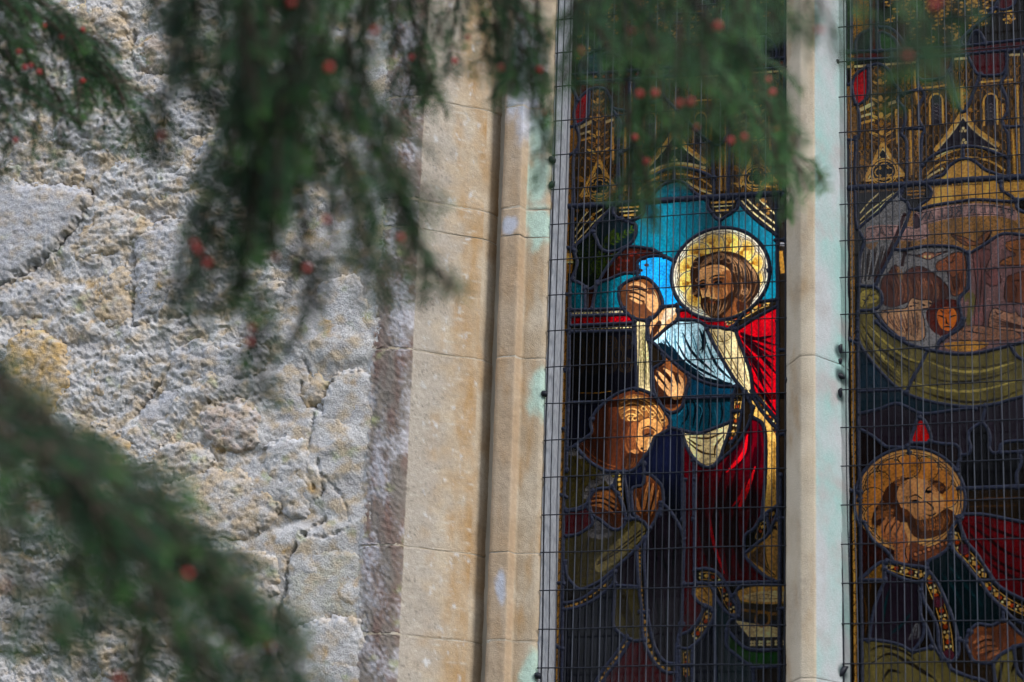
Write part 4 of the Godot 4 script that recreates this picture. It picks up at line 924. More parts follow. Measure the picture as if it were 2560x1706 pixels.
	shape([887.8,-30.8,914.5,-27.6,947.7,-29.4,974.1,-35.5,947.4,-48,914.2,-47.4,892.1,-40.4], Color(0.90, 0.63, 0.24))
	# the sheet
	for e in [[[723.9,23.2,750.8,-20.9,786.6,-53.5,831,-90.8,812.8,-117.9], 4.0], [[728.4,13.5,759.8,-30.9,795.5,-65.6,826.5,-92.9], 3.0], [[737.5,22.4,768.9,-19.6,804.6,-54.4,842.5,-72.8], 3.4], [[723.7,-0.5,746,-44.3,781.7,-88.3,810.6,-115.4], 4.5], [[842.2,-89.1,879.8,-104.9,924,-109.4,979.2,-102.9,1034.3,-85], 4.0], [[856.1,-57.1,891.4,-75.3,946.6,-82.8,990.7,-78.1,1034.8,-64.3], 3.0], [[826.2,-118.5,879.2,-139.6,934.2,-151.4,989.1,-147.1,1033.1,-130.9], 5.0], [[858,-78.2,902.2,-94.4,957.3,-99.5,1012.4,-88.5], 2.4], [[732.7,-15.2,764,-59.3,804,-103.5], 3.0]]: curve(e[0], e[1], Color(0.17, 0.13, 0.05), true)
	for e in [[742,12.7,777.9,-27.1,818,-57.5,849.2,-68.4], [853.8,-64,902.4,-85.2,957.5,-90.3,1023.6,-75.2], [821.9,-104.4,879.5,-123.4,945.7,-128.9,1022.7,-114.3], [732.8,1.3,759.6,-42.6,799.7,-86.9]]: curve(e, 5, Color(0.78, 0.69, 0.36), true)
	for i in 40: dot(lerpf([746.3,-20.7][0], [812.9,-106.2][0], rng.randf()) + rng.randf_range(-14, 22), lerpf([746.3,-20.7][1], [812.9,-106.2][1], rng.randf()), rng.randf_range(0.5, 1.5), LINE)
	shape([725.3,83.5,737.6,89.1,749.7,86.2,759.8,77.1,757.6,64.5,741.4,59.2,727.1,53.6,721.1,64.6], Color(0.78, 0.68, 0.32))
	for e in [[745.7,84.4,737.4,72.1,729.2,53.5], [727.3,70.6,733.3,66,741.5,71.9], [757.7,68.8,749.5,67.1], [741.5,76.1,755.7,79.5]]: curve(e, 2.4, LINE, true)
	# ships' sails and far roofs are plain dark glass; the sleeper's halo and head
	var h := Vector2(815.5,-341.4)
	fill(ring_of(h.x, h.y, 104, 101), Color(0.92, 0.66, 0.38))
	for r in [98.0, 93.0]: line(ring_of(h.x, h.y, r, r * 0.97), 1.0, LINE)
	for i in 9:
		var a := 0.1 + i * 0.5
		var c := h + Vector2(cos(a), sin(a) * 0.97) * 70
		line(ring_of(c.x, c.y, 25, 25), 1.3, LINE)
		fill(ring_of(c.x, c.y, 22, 22), Color(0.84, 0.54, 0.22))
		var t := h + Vector2(cos(a + 0.25), sin(a + 0.25) * 0.97) * 86
		line(PackedVector2Array([t + Vector2(-7, -6), t + Vector2(0, 8), t + Vector2(7, -6)]), 1.4, LINE)
	shape([742.4,-384.8,747.6,-359.5,760.3,-339.5,770.5,-316.8,785.6,-303.3,803.2,-297,820.6,-298.2,803,-312.9,794,-333,800,-356.1,812.1,-374.3,819.4,-385.9,802.1,-384.1,787.1,-391.2,762.3,-390.5], Color(0.30, 0.16, 0.09))
	shape([857.7,-304.6,872.5,-305.2,885.9,-318.4,879.5,-332.1,869.7,-325.4,862.5,-315], Color(0.30, 0.16, 0.09))
	shape([791.5,-332.9,796.8,-312.6,813.1,-300.4,837.9,-300.1,857.6,-309.7,873.4,-328.1,882.8,-351.3,874,-366.2,851.6,-378.1,831.8,-380,812.1,-374.3,800,-356.1], Color(0.95, 0.67, 0.41))
	shape([800,-356.1,812.3,-361.6,824.5,-377.2,819.4,-384.6,807.2,-374.1], FLESH_D)
	shape([809.7,-372.9,831.8,-380.5,851.6,-379.3,864,-374.7,873.9,-367.4,885.1,-360.2,897.3,-365.7,902.7,-378.5,893.1,-397,873.2,-411.5,841.1,-418.6,819.1,-407.4], Color(0.36, 0.20, 0.11))
	strokes([826.9,-377.3,829.2,-390,838.9,-402.9], [886.2,-366.6,890.8,-384.4,880.7,-401.7], 22, 1.9, Color(0.76, 0.46, 0.24), 0.7)
	for e in [[815.1,-336.3,827.6,-331.6,839.8,-339.7], [817.5,-344,827.4,-341.8,837.3,-347.2], [844.9,-329.7,850,-319.7,860,-314.9], [849.9,-327.3,857.4,-325,859.8,-330.2], [842.3,-342.3,856.9,-352.9,861.7,-360.7,854.3,-363], [846.8,-370.3,856.6,-373.2,866.5,-368.4]]: curve(e, 2.6, LINE, true)
	fill(ring_of(827.4,-344.8, 6, 3, 0, TAU, 10), LINE)
	fill(ring_of(852.4,-326.1, 6, 3.4, 0, TAU, 10), LINE)
	for c in [[795.6,-303.6], [805.6,-300.2], [800.6,-307.7], [860.1,-309.8], [867.4,-317.7], [874.8,-315.5], [762.7,-349.8], [777.6,-355.4], [760,-365]]:
		for r in [8.0, 5.0, 2.5]: line(ring_of(c[0], c[1], r, r, 1, 6, 12), 1.2, Color(0.70, 0.44, 0.24))
	strokes([752.6,-359.6,767.6,-360.1,787.5,-358.2], [747.4,-382.4,762.4,-375.2,782.3,-375.9], 12, 1.9, Color(0.70, 0.42, 0.22), 0.6)
	# the hand under his cheek, collar, robe bands
	shape([759.7,-392.9,767.4,-377.9,782.3,-375.9,799.6,-386.6,806.8,-402,811.5,-422.3,811,-462.5,786.3,-461.9,784.2,-431.6,764.5,-413.4], Color(0.70, 0.42, 0.24))
	for e in [[772.4,-373,762.3,-390.5,762.2,-400.6], [787.3,-373.5,774.7,-393.4,772,-406], [794.7,-381.3,784.5,-398.8,781.9,-411.3], [804.5,-386.7,796.9,-401.7,794.3,-416.8]]: curve(e, 7.5, Color(0.84, 0.54, 0.32), true)
	for e in [[779.8,-375.8,768.5,-393.2,767.1,-405.8], [791,-378.7,779.6,-398.6,777,-411.2], [799.6,-386.6,790.7,-401.5,789.3,-414.1], [811.5,-422.3,806.3,-442.3,811,-462.5]]: curve(e, 2, LINE, true)
	shape([818.9,-422.5,850.8,-433.5,885.3,-421.9,890,-432.1,870.1,-449.1,847.9,-458.5,825.8,-460.4,813.7,-442.5], Color(0.52, 0.28, 0.16))
	for i in 8:
		var c := Vector2(825.9,-447.9).lerp(Vector2(885.2,-427), i / 7.0)
		dot(c.x, c.y, 3, Color(0.8, 0.5, 0.3))
		line(ring_of(c.x, c.y, 5, 5, 0, TAU, 8), 1.0, LINE)
	orphrey([771.4,-466.5,798.5,-477.3,835.2,-488.2], 18)
	orphrey([898.9,-409.8,909.5,-435.2,930.9,-460.7,954.4,-491.2], 19)
	orphrey([951.7,-503.5,970.6,-523.7,998.8,-546.4,1049,-571.9], 18)
	orphrey([846.3,-483.5,856.9,-511.2,870.9,-548.7,882.2,-598.2,886.2,-644.8], 20)
	for c in [[917.9,-440.4], [867.4,-541.2], [885,-642.3]]:
		dot(c[0], c[1], 11, Color(0.40, 0.16, 0.22))
		line(ring_of(c[0], c[1], 11, 11, 0, TAU, 14), 1.3, LINE)
		line(ring_of(c[0], c[1], 6, 6, 0, TAU, 10), 1.0, LINE)
	for e in [[920.1,-387.8,953.7,-411.4,996.4,-447.6,1051.8,-468.9], [917.5,-395.3,946,-431.2,986.3,-469.7,1051,-498.5], [939.7,-385.9,982.9,-407.3,1052.8,-434.3], [957.5,-461.4,990.7,-487.1,1050.5,-515.7]]: curve(e, 6, Color(0.16, 0.0, 0.02), true)
	for e in [[789.7,-594.1,804.6,-574.6,814.6,-562.4], [774.9,-601.2,799.6,-581.9], [760.2,-588.6,768.1,-539,775.8,-514.3], [872,-484.1,898.2,-517.1,921.5,-567], [884.5,-467,915.4,-505.1,950.7,-550.3]]: curve(e, 5, Color(0.04, 0.2, 0.22), true)
	strokes([806.5,-614.1,816.6,-594.6,824.1,-579.9], [833.4,-609.6,833.7,-592.4,829,-580], 14, 1.2, Color(0.46, 0.46, 0.46), 0.9)
	shape([927.7,-613.7,942.5,-599.3,968.9,-597.3,993.1,-585.5,1009.4,-602.9,1001.6,-627.1,972.6,-646.1,953.3,-653.1,934.3,-645.5], Color(0.42, 0.23, 0.14))
	for e in [[930,-621.1,949.5,-609.2,968.6,-609.5], [934.6,-630.9,954,-621.5,973.1,-621.8], [936.8,-640.7,958.6,-631.3,977.7,-631.6], [953.3,-650.7,967.9,-641.2,982.3,-636.5]]: curve(e, 9, Color(0.66, 0.40, 0.25), true)
	for e in [[932.3,-626,951.7,-615.3,970.9,-615.6], [935.7,-635.8,956.3,-626.4,975.4,-626.7], [946.3,-645.7,963.2,-636.2,980,-634]]: curve(e, 2.2, LINE, true)
	for e in [[735.2,-632.7,759.9,-623.2,799,-633.7,823.1,-651.2], [739.9,-655,774.4,-638.2,808.4,-655.9,844.6,-676,863.6,-692.8], [759.2,-689.6,774.1,-670.2,796,-675.4], [803.7,-646.1,832.5,-670.9,856.5,-685.9], [898.2,-647.4,929.1,-664.9,962.4,-672.6], [986.7,-653.6,976.2,-694.1], [1015.6,-637,1000.4,-677.9]]: curve(e, 6, Color(0.15, 0.11, 0.04), true)
	for e in [[726.2,-525.6,730.9,-563.2,728.1,-600.4], [741.4,-490.9,736.1,-525.9], [921,-342.5,1055.3,-342.1], [920.7,-357.6,1054.8,-359.6]]: curve(e, 3, Color(0.36, 0.22, 0.09), true)
	line(ring_of(741.9,-435.5, 18, 18, 0, TAU, 4), 2, Color(0.34, 0.12, 0.06))

# ---------------------------------------------------------------- stone
func mixc(a: Color, b: Color, t: float) -> Color: return a.lerp(b, clampf(t, 0.0, 1.0))

func ss(a: float, b: float, x: float) -> float: return smoothstep(a, b, x)

# distance from a point to a line of points, in the same units
func dist_to(p: Vector2, l: PackedVector2Array) -> float:
	var d := 1e9
	for i in l.size() - 1:
		d = minf(d, p.distance_squared_to(Geometry2D.get_closest_point_to_segment(p, l[i], l[i + 1])))
	return sqrt(d)

var cracks: Array = []
var crack_boxes: Array = []

# how rough the old rubble face is: ragged to the upper left, a sandy skin of render near the jamb
func raggedness(x: float, y: float) -> float:
	var edge := -470.0 + 0.16 * y + 90.0 * n_big.get_noise_2d(x * 0.2, y)
	return 1.0 - 0.86 * ss(edge - 90, edge + 120, x)

# relief of the mortar face in mm, from x, y in mm
func wall_relief(x: float, y: float, smooth_by := 0.0) -> float:
	var r := raggedness(x, y) * (1.0 - smooth_by)
	var wx := x + 16.0 * n_warp.get_noise_2d(x, y)
	var wy := y + 16.0 * n_warp.get_noise_2d(x + 900, y)
	var h := 13.0 * n_big.get_noise_2d(wx * 0.55, wy)
	h += r * (6.5 * n_mid.get_noise_2d(wx * 0.75, wy * 1.1) - 5.0 * absf(n_ridge.get_noise_2d(wx * 0.8, wy)) - 4.0 * ss(0.3, 0.75, n_pits.get_noise_2d(wx, wy)))
	h += (0.3 + r) * 1.9 * n_fine.get_noise_2d(x * 0.9, y)
	h += (0.7 + 0.5 * r) * 1.2 * n_grit.get_noise_2d(x, y)
	return h

func wall_color(x: float, y: float) -> Color:
	var grey := Color(0.48, 0.46, 0.455)
	var pale := Color(0.67, 0.65, 0.635)
	var buff := Color(0.56, 0.455, 0.33)
	var ochre := Color(0.50, 0.33, 0.14)
	var c := mixc(grey, pale, 0.5 + 1.1 * n_c1.get_noise_2d(x, y * 1.3))
	c = mixc(c, buff, 2.0 * (n_c2.get_noise_2d(x, y * 1.2) + 0.10))
	c = mixc(c, ochre, 3.0 * (n_c3.get_noise_2d(x, y) - 0.36))
	c = mixc(c, Color(0.28, 0.24, 0.21), 1.5 * (n_c4.get_noise_2d(x * 0.7, y * 1.6) - 0.28))
	c = mixc(c, Color(0.40, 0.44, 0.24), 2.4 * (n_c5.get_noise_2d(x, y) - 0.34))
	return c * (1.0 + 0.22 * n_speck.get_noise_2d(x, y))

func axis(lo: float, a: float, b: float, hi: float, fine: float, coarse: float) -> PackedFloat32Array:
	var o := PackedFloat32Array()
	var x := lo
	while x < hi:
		o.append(x)
		x += fine if x > a - fine and x < b else coarse
	o.append(hi)
	return o

func rubble_wall(parent: Node3D) -> void:
	var xs := axis(-2400, -1240, -222, -221, 3.0, 40.0)
	var ys := axis(-1500, -740, 860, 1700, 3.0, 40.0)
	var nx := xs.size()
	var ny := ys.size()
	var v := PackedVector3Array()
	var col := PackedColorArray()
	v.resize(nx * ny)
	col.resize(nx * ny)
	for j in ny:
		for i in nx:
			var x := xs[i]
			var y := ys[j]
			var h := wall_relief(x, y)
			for k in cracks.size():
				var bb: Rect2 = crack_boxes[k]
				if bb.has_point(Vector2(x, y)):
					var d := dist_to(Vector2(x, y), cracks[k][0])
					d += 5.0 * n_fine.get_noise_2d(x * 0.8, y * 0.8) + 1.5 * n_grit.get_noise_2d(x, y)
					h -= cracks[k][2] * clampf(0.75 + 1.4 * n_mid.get_noise_2d(x + 500, y), 0.1, 1.3) * exp(-d * d / (cracks[k][1] * cracks[k][1]))
			h = lerpf(h, 2.0 + h * 0.25, ss(-250, -226, x))
			v[j * nx + i] = Vector3(x / 1000.0, 3.0 + y / 1000.0, h / 1000.0) - parent.position
			col[j * nx + i] = wall_color(x, y)
	put("mortar", sheet(v, nx, ny, col), MAT.rubble, parent)

# one rubble stone standing out of the mortar; tone: a colour to lean to, how much; rim: lip of pale mortar round it
func rubble_stone(parent: Node3D, outline: Array, lift: float, tone: Color, lean: float, seed_: int, flatness: float) -> void:
	var p := smooth(P(outline + [outline[0], outline[1]]), 8.0)
	var lo := p[0]
	var hi := p[0]
	var mid := Vector2.ZERO
	for a in p:
		lo = Vector2(minf(lo.x, a.x), minf(lo.y, a.y))
		hi = Vector2(maxf(hi.x, a.x), maxf(hi.y, a.y))
		mid += a / p.size()
	lo -= Vector2(14, 14)
	hi += Vector2(14, 14)
	var st := 3.0
	var nx := int((hi.x - lo.x) / st) + 2
	var ny := int((hi.y - lo.y) / st) + 2
	var id := PackedInt32Array()
	id.resize(nx * ny)
	var v := PackedVector3Array()
	var col := PackedColorArray()
	var off := Vector2(seed_ * 137.0, seed_ * 71.0)
	var tilt := Vector2(rng.randf_range(-0.05, 0.05), rng.randf_range(-0.02, 0.09))
	var base := n_big.get_noise_2d(mid.x * 0.55, mid.y) * 13.0
	for j in ny:
		for i in nx:
			var q := lo + Vector2(i, j) * st
			var d := dist_to(q, p) * (1.0 if Geometry2D.is_point_in_polygon(q, p) else -1.0)
			d += 7.0 * n_fine.get_noise_2d(q.x + off.x, q.y) + 13.0 * n_mid.get_noise_2d(q.x + off.x, q.y + 40)
			id[j * nx + i] = -1
			if d < -13.0: continue
			var h := base + lift * (1.0 - exp(-maxf(d, 0.0) / 12.0)) - 1.7 * maxf(-d, 0.0)
			h += (q - mid).dot(tilt)
			var rough := 1.0 - flatness
			h += rough * (6.5 * n_mid.get_noise_2d((q.x + off.x) * 0.65, q.y * 1.15) - 3.0 * absf(n_ridge.get_noise_2d((q.x + off.x) * 0.6, q.y)) - 6.0 * ss(0.3, 0.6, n_pits.get_noise_2d(q.x + off.x, q.y)))
			h += (0.4 + rough) * 1.8 * n_fine.get_noise_2d(q.x * 0.7 + off.x, q.y) + 1.0 * n_grit.get_noise_2d(q.x, q.y)
			id[j * nx + i] = v.size()
			v.append(Vector3((q.x - mid.x) / 1000.0, (q.y - mid.y) / 1000.0, h / 1000.0))
			col.append(mixc(wall_color(q.x + off.x, q.y + off.y), tone * (1.0 + 0.35 * n_speck.get_noise_2d(q.x, q.y)), 0.75 * lean + 0.7 * n_c2.get_noise_2d(q.x * 1.5, q.y * 2.0)))
	var idx := PackedInt32Array()
	var nr := PackedVector3Array()
	nr.resize(v.size())
	for j in ny - 1:
		for i in nx - 1:
			var a := id[j * nx + i]
			var b := id[j * nx + i + 1]
			var c := id[(j + 1) * nx + i]
			var d := id[(j + 1) * nx + i + 1]
			if a < 0 or b < 0 or c < 0 or d < 0: continue
			idx.append_array([a, c, b, b, c, d])
			var f := (v[b] - v[a]).cross(v[c] - v[a]) + (v[c] - v[d]).cross(v[b] - v[d])
			for q in [a, b, c, d]: nr[q] += f
	for i in nr.size(): nr[i] = nr[i].normalized() if nr[i].length() > 0 else Vector3.BACK
	var o := put("stone", mesh_of(v, idx, nr, col), MAT.rubble, parent)
	o.position = Vector3(mid.x / 1000.0, 3.0 + mid.y / 1000.0, 0) - parent.position

# plan of the jamb, left to right: x and z in mm, and what it is (0 crusted arris, 1 splay, 2 quirk, 3 roll, 4 step, 5 flat)
const JAMB := [[-252, -4, 0], [-240, 3, 0], [-222, 5, 0], [-200, 5, 0], [-180, 3, 0], [-168, 0, 0], [-161, -5, 0], [-158, -12, 1], [-140, -30, 1], [-115, -54, 1], [-90, -76, 1], [-66, -93, 1], [-57, -100, 1], [-50, -108, 2], [-42, -120, 2], [-37, -136, 2], [-33, -156, 2], [-28, -172, 2], [-20, -178, 2], [-15, -170, 2], [-13, -150, 2], [-12.5, -112, 2], [-11, -103, 3], [-8, -99, 3], [-3, -97, 3], [10, -95.5, 3], [22, -94, 3], [31, -93, 3], [33.5, -95, 4], [35.5, -106, 4], [37.5, -114, 4], [40, -117, 5], [60, -119, 5], [80, -121, 5], [87, -125, 5], [92, -140, 5]]
const MULLION := [[577, -300, 1], [577, -172, 1], [581, -135, 1], [585, -121, 1], [604, -88, 1], [622, -55, 1], [625, -51, 2], [639, -49.5, 2], [653, -51, 2], [656, -55, 3], [672, -87, 3], [688, -118, 3], [691, -122, 3], [694, -138, 4], [700, -172, 4], [700, -300, 4]]

func along(profile: Array, step: float) -> Array:
	var o := []
	for i in profile.size() - 1:
		var a := Vector2(profile[i][0], profile[i][1])
		var b := Vector2(profile[i + 1][0], profile[i + 1][1])
		var m := maxi(1, int(a.distance_to(b) / step))
		for k in m: o.append([a.lerp(b, float(k) / m), profile[i][2]])
	o.append([Vector2(profile[-1][0], profile[-1][1]), profile[-1][2]])
	return o

func verdigris(x: float, y: float, spots: Array) -> float:
	var g := 0.0
	for s in spots:
		var d := Vector2((x - s[0]) / s[2], (y - s[1]) / s[3]).length()
		g = maxf(g, ss(1.15, 0.5, d + 0.45 * n_c1.get_noise_2d(x * 2.0, y * 1.2)))
	return g

const JAMB_GREEN := [52,356.6,75.1,-106.1,80.6,-678.5,59.4,259.2,57.4,463.1]
func jamb_color(kind: int, x: float, y: float) -> Color:
	var tan_ := Color(0.48, 0.37, 0.25)
	var c := mixc(tan_, Color(0.56, 0.47, 0.355), 0.5 + 1.2 * n_c1.get_noise_2d(x * 0.8, y * 0.5))
	c = mixc(c, Color(0.46, 0.295, 0.145), 1.5 * (n_c2.get_noise_2d(x * 1.4, y * 0.35) - 0.06))
	if kind == 0:
		c = mixc(Color(0.22, 0.19, 0.165), Color(0.20, 0.128, 0.105), 0.4 + 1.6 * n_c2.get_noise_2d(x * 1.2, y * 0.35))
		c = mixc(c, Color(0.52, 0.51, 0.55), 1.3 * (0.5 * n_lichen.get_noise_2d(x, y) - 0.02 + 1.3 * n_c4.get_noise_2d(x * 0.5, y * 0.3) + 0.3 * n_speck.get_noise_2d(x, y)))
		c = mixc(c, Color(0.34, 0.36, 0.16), 2.5 * (n_c5.get_noise_2d(x, y) - 0.36))
		c = mixc(c, wall_color(x, y), ss(-232, -246, x + 9 * n_fine.get_noise_2d(x, y)))
	elif kind == 1:
		var grey := ss(-70, -140, x + 46 * n_c2.get_noise_2d(x, y * 0.8))
		c = mixc(c, Color(0.44, 0.40, 0.35), 0.8 * grey)
		c = mixc(c, Color(0.45, 0.275, 0.12), 0.75 * ss(-105, -62, x + 30 * n_c4.get_noise_2d(x, y * 0.4)) * (0.55 + 1.2 * n_c1.get_noise_2d(x * 2.0, y * 0.5)))
		c = mixc(c, Color(0.62, 0.57, 0.49), 2.2 * (n_lichen.get_noise_2d(x * 0.35, y * 1.1) - 0.34))
		c = mixc(c, Color(0.19, 0.165, 0.14), 2.2 * grey * (n_lichen.get_noise_2d(x * 2.0, y * 3.4) - 0.18) * (0.6 + n_c4.get_noise_2d(x * 0.2, y * 0.6)))
		c = mixc(c, Color(0.64, 0.64, 0.64), 3.0 * (n_c4.get_noise_2d(x * 2, y) - 0.38))
	elif kind == 3 or kind == 4:
		c = mixc(c, Color(0.50, 0.335, 0.205), 0.45)
	elif kind == 5:
		var spots := []
		for i in range(0, JAMB_GREEN.size(), 2): spots.append([JAMB_GREEN[i] + 6, JAMB_GREEN[i + 1], 34.0, 62.0])
		c = mixc(c, Color(0.50, 0.68, 0.58), 0.92 * verdigris(x, y, spots))
	if kind >= 2 and kind <= 5:      # smears of blue-grey cement by the head of the shaft
		c = mixc(c, Color(0.56, 0.58, 0.66), verdigris(x, y, [[30.0, 600.0, 40.0, 170.0], [10.0, 250.0, 20.0, 24.0], [18.0, -505.0, 14.0, 34.0]]) * 0.95)
	return c * (1.0 + 0.16 * n_speck.get_noise_2d(x * 1.2, y) + 0.10 * n_grit.get_noise_2d(x * 0.2, y * 2.0))

func mullion_color(kind: int, x: float, y: float) -> Color:
	var c := jamb_color(6, x, y)
	if kind <= 2: c = mixc(c, Color(0.66, 0.56, 0.42), 0.5 + n_c1.get_noise_2d(x, y * 0.6))
	else:
		c = mixc(Color(0.52, 0.55, 0.57), Color(0.35, 0.56, 0.53), 0.35 + 1.3 * n_c1.get_noise_2d(x * 1.2, y * 0.35) + 0.012 * (x - 672))
		c = mixc(c, Color(0.46, 0.45, 0.45), 1.8 * (n_c2.get_noise_2d(x, y * 0.5) - 0.1))
		c = mixc(c, Color(0.05, 0.09, 0.09), verdigris(x, y, [[690.0, [688.9,-50.4][1], 9.0, 16.0], [690.0, [688.7,-99.2][1], 9.0, 16.0], [690.0, [688.4,-139.6][1], 7.0, 14.0], [691.0, [693.2,-678.5][1], 8.0, 18.0]]))
		c *= 1.0 + 0.1 * n_speck.get_noise_2d(x, y)
	return c

# a dressed block: the plan raised between two beds, its faces a little worn, its ends eased
func dressed_block(parent: Node3D, called: String, profile: Array, y0: float, y1: float, colors: Callable, step := 3.2, wear := 1.0, rows := 4.0) -> void:
	var line_ := along(profile, step)
	var nx := line_.size()
	var ys := axis(y0, -740, 860, y1, rows, 25.0)
	for e in [1.0, 2.5, 4.5]:
		ys.append(y0 + e)
		ys.append(y1 - e)
	ys.sort()
	var ny := ys.size()
	var v := PackedVector3Array()
	var col := PackedColorArray()
	v.resize(nx * ny)
	col.resize(nx * ny)
	var soft := [rng.randf_range(0.1, 1.3), rng.randf_range(0.1, 1.3)]
	for j in ny:
		var y := ys[j]
		var ease := 0.0
		ease = maxf(soft[0] * exp(-pow((y - y0) / 1.7, 2.0)), soft[1] * exp(-pow((y1 - y) / 1.7, 2.0)))
		for i in nx:
			var q: Vector2 = line_[i][0]
			var t: Vector2 = (line_[mini(i + 1, nx - 1)][0] - line_[maxi(i - 1, 0)][0]).normalized()
			var kind: int = line_[i][1]
			var h := wear * (2.2 * n_mid.get_noise_2d(q.x * 0.35 + y0, y * 0.35) + 0.55 * n_grit.get_noise_2d(q.x, y)) - ease * (1.0 + 0.8 * n_fine.get_noise_2d(q.x * 1.4, y0))
			if kind == 0: h += 2.4 * n_fine.get_noise_2d(q.x, y) + 1.4 * n_grit.get_noise_2d(q.x, y + 50) - 5.0 * maxf(0.0, n_mid.get_noise_2d(q.x, y * 0.4) - 0.2)
			elif kind == 1 and wear > 0.8: h -= 3.0 * ss(0.66, 0.8, n_c4.get_noise_2d(q.x * 1.5, y * 1.2)) + 0.5 * n_grit.get_noise_2d(q.x * 0.1, y * 3)
			var o := Vector2(-t.y, t.x) * h
			v[j * nx + i] = Vector3((q.x + o.x) / 1000.0, 3.0 + y / 1000.0, (q.y + o.y) / 1000.0) - parent.position
			col[j * nx + i] = colors.call(kind, q.x, y)
	put(called, sheet(v, nx, ny, col), MAT.ashlar, parent)

# mortar of the beds, set back behind the blocks
func bed_mortar(parent: Node3D, profile: Array, y0: float, y1: float, back: float) -> void:
	var line_ := along(profile, 6.0)
	var nx := line_.size()
	var v := PackedVector3Array()
	var col := PackedColorArray()
	for y in [y0, y1]:
		for i in nx:
			var q: Vector2 = line_[i][0]
			var t: Vector2 = (line_[mini(i + 1, nx - 1)][0] - line_[maxi(i - 1, 0)][0]).normalized()
			q -= Vector2(-t.y, t.x) * back
			v.append(Vector3(q.x / 1000.0, 3.0 + y / 1000.0, q.y / 1000.0) - parent.position)
			col.append(mixc(Color(0.48, 0.39, 0.28), Color(0.58, 0.52, 0.43), 0.5 + 1.4 * n_c2.get_noise_2d(q.x * 2.0, y0)))
	put("bed_mortar", sheet(v, nx, 2, col), MAT.ashlar, parent)

func mirrored(profile: Array, about: float) -> Array:
	var o := []
	for i in range(profile.size() - 1, -1, -1): o.append([2.0 * about - profile[i][0], profile[i][1], profile[i][2]])
	return o

# ---------------------------------------------------------------- wire guard before a light
func wire_guard(label: String, x0: float, x1: float, y0: float, y1: float, first: float, clips: Array) -> void:
	var t := thing("wire_guard" if x0 < 0.5 else "wire_guard_001", label, "wire guard", Vector3((x0 + x1) / 2.0, y0, GUARD_Z), "wire guards over the window")
	var w := PackedFloat32Array()
	var x := x0
	var k := 0
	while x < x1 + 0.002:
		var pts := PackedVector3Array()
		w = PackedFloat32Array()
		var y := y0
		var sway := rng.randf() * 100.0
		while y < y1:
			var lean := 0.006 * ss(2.75, 2.35, y) * (1.0 if x < (x0 + x1) / 2.0 else 0.3)
			pts.append(Vector3(x + 0.0016 * n_wobble.get_noise_2d(sway, y * 30.0) + (lean if k < 3 else 0.0), y, GUARD_Z + 0.002 * n_wobble.get_noise_2d(sway + 50, y * 20.0)) - t.position)
			w.append(0.0011 if k > 0 and x < x1 - 0.006 else 0.0017)
			y += 0.05
		put("upright_wire", tube(pts, w, 6), MAT.wire_bright if k % 7 in [2, 5] else MAT.wire, t)
		x += 0.01358
		k += 1
	var yy := first
	while yy < y1: 
		if yy > y0:
			var pts := PackedVector3Array()
			w = PackedFloat32Array()
			var sway := rng.randf() * 100.0
			for i in 25:
				var f := i / 24.0
				pts.append(Vector3(lerpf(x0 - 0.003, x1 + 0.003, f), yy + 0.0025 * n_wobble.get_noise_2d(sway, f * 60.0), GUARD_Z + 0.0026) - t.position)
				w.append(0.00135)
			put("cross_wire", tube(pts, w, 6), MAT.wire, t)
		yy += 0.0766
	for c in clips:
		var o := put("fixing_clip", MAT.clip_mesh, MAT.wire, t)
		o.position = Vector3(c[0] / 1000.0, 3.0 + c[1] / 1000.0, GUARD_Z + 0.002) - t.position
		o.rotation = Vector3(rng.randf() * 0.6, rng.randf() * 0.6, rng.randf() * 3)
		o.scale = Vector3(1, c[2], 1)

func lump(r: float, seed_: int, squash := 1.0) -> ArrayMesh:
	var s := SphereMesh.new()
	s.radius = r
	s.height = 2 * r
	s.radial_segments = 14
	s.rings = 8
	var a := s.get_mesh_arrays()
	var v: PackedVector3Array = a[Mesh.ARRAY_VERTEX]
	var n := noise(0.6 / r, 2, seed_)
	for i in v.size():
		v[i] *= 1.0 + 0.45 * n.get_noise_3dv(v[i])
		v[i].z *= squash
	a[Mesh.ARRAY_VERTEX] = v
	var m := ArrayMesh.new()
	m.add_surface_from_arrays(Mesh.PRIMITIVE_TRIANGLES, a)
	return m

# ---------------------------------------------------------------- yew
class Leafage:
	var v := PackedVector3Array()
	var n := PackedVector3Array()
	var c := PackedColorArray()
	var idx := PackedInt32Array()

func needle(l: Leafage, at: Vector3, dir: Vector3, up: Vector3, length: float, c: Color) -> void:
	var side := dir.cross(up).normalized() * 0.00135
	var nrm := side.cross(dir).normalized()
	if nrm.dot(up) < 0:
		nrm = -nrm
		side = -side
	var b := l.v.size()
	var mid := at + dir * length * 0.45 + up * 0.001
	l.v.append_array([at, mid + side, mid - side, at + dir * length - up * 0.002])
	l.n.append_array([nrm, (nrm + side * 200.0).normalized(), (nrm - side * 200.0).normalized(), nrm])
	l.c.append_array([c, c, c, c * 1.15])
	l.idx.append_array([b, b + 2, b + 1, b + 1, b + 2, b + 3])

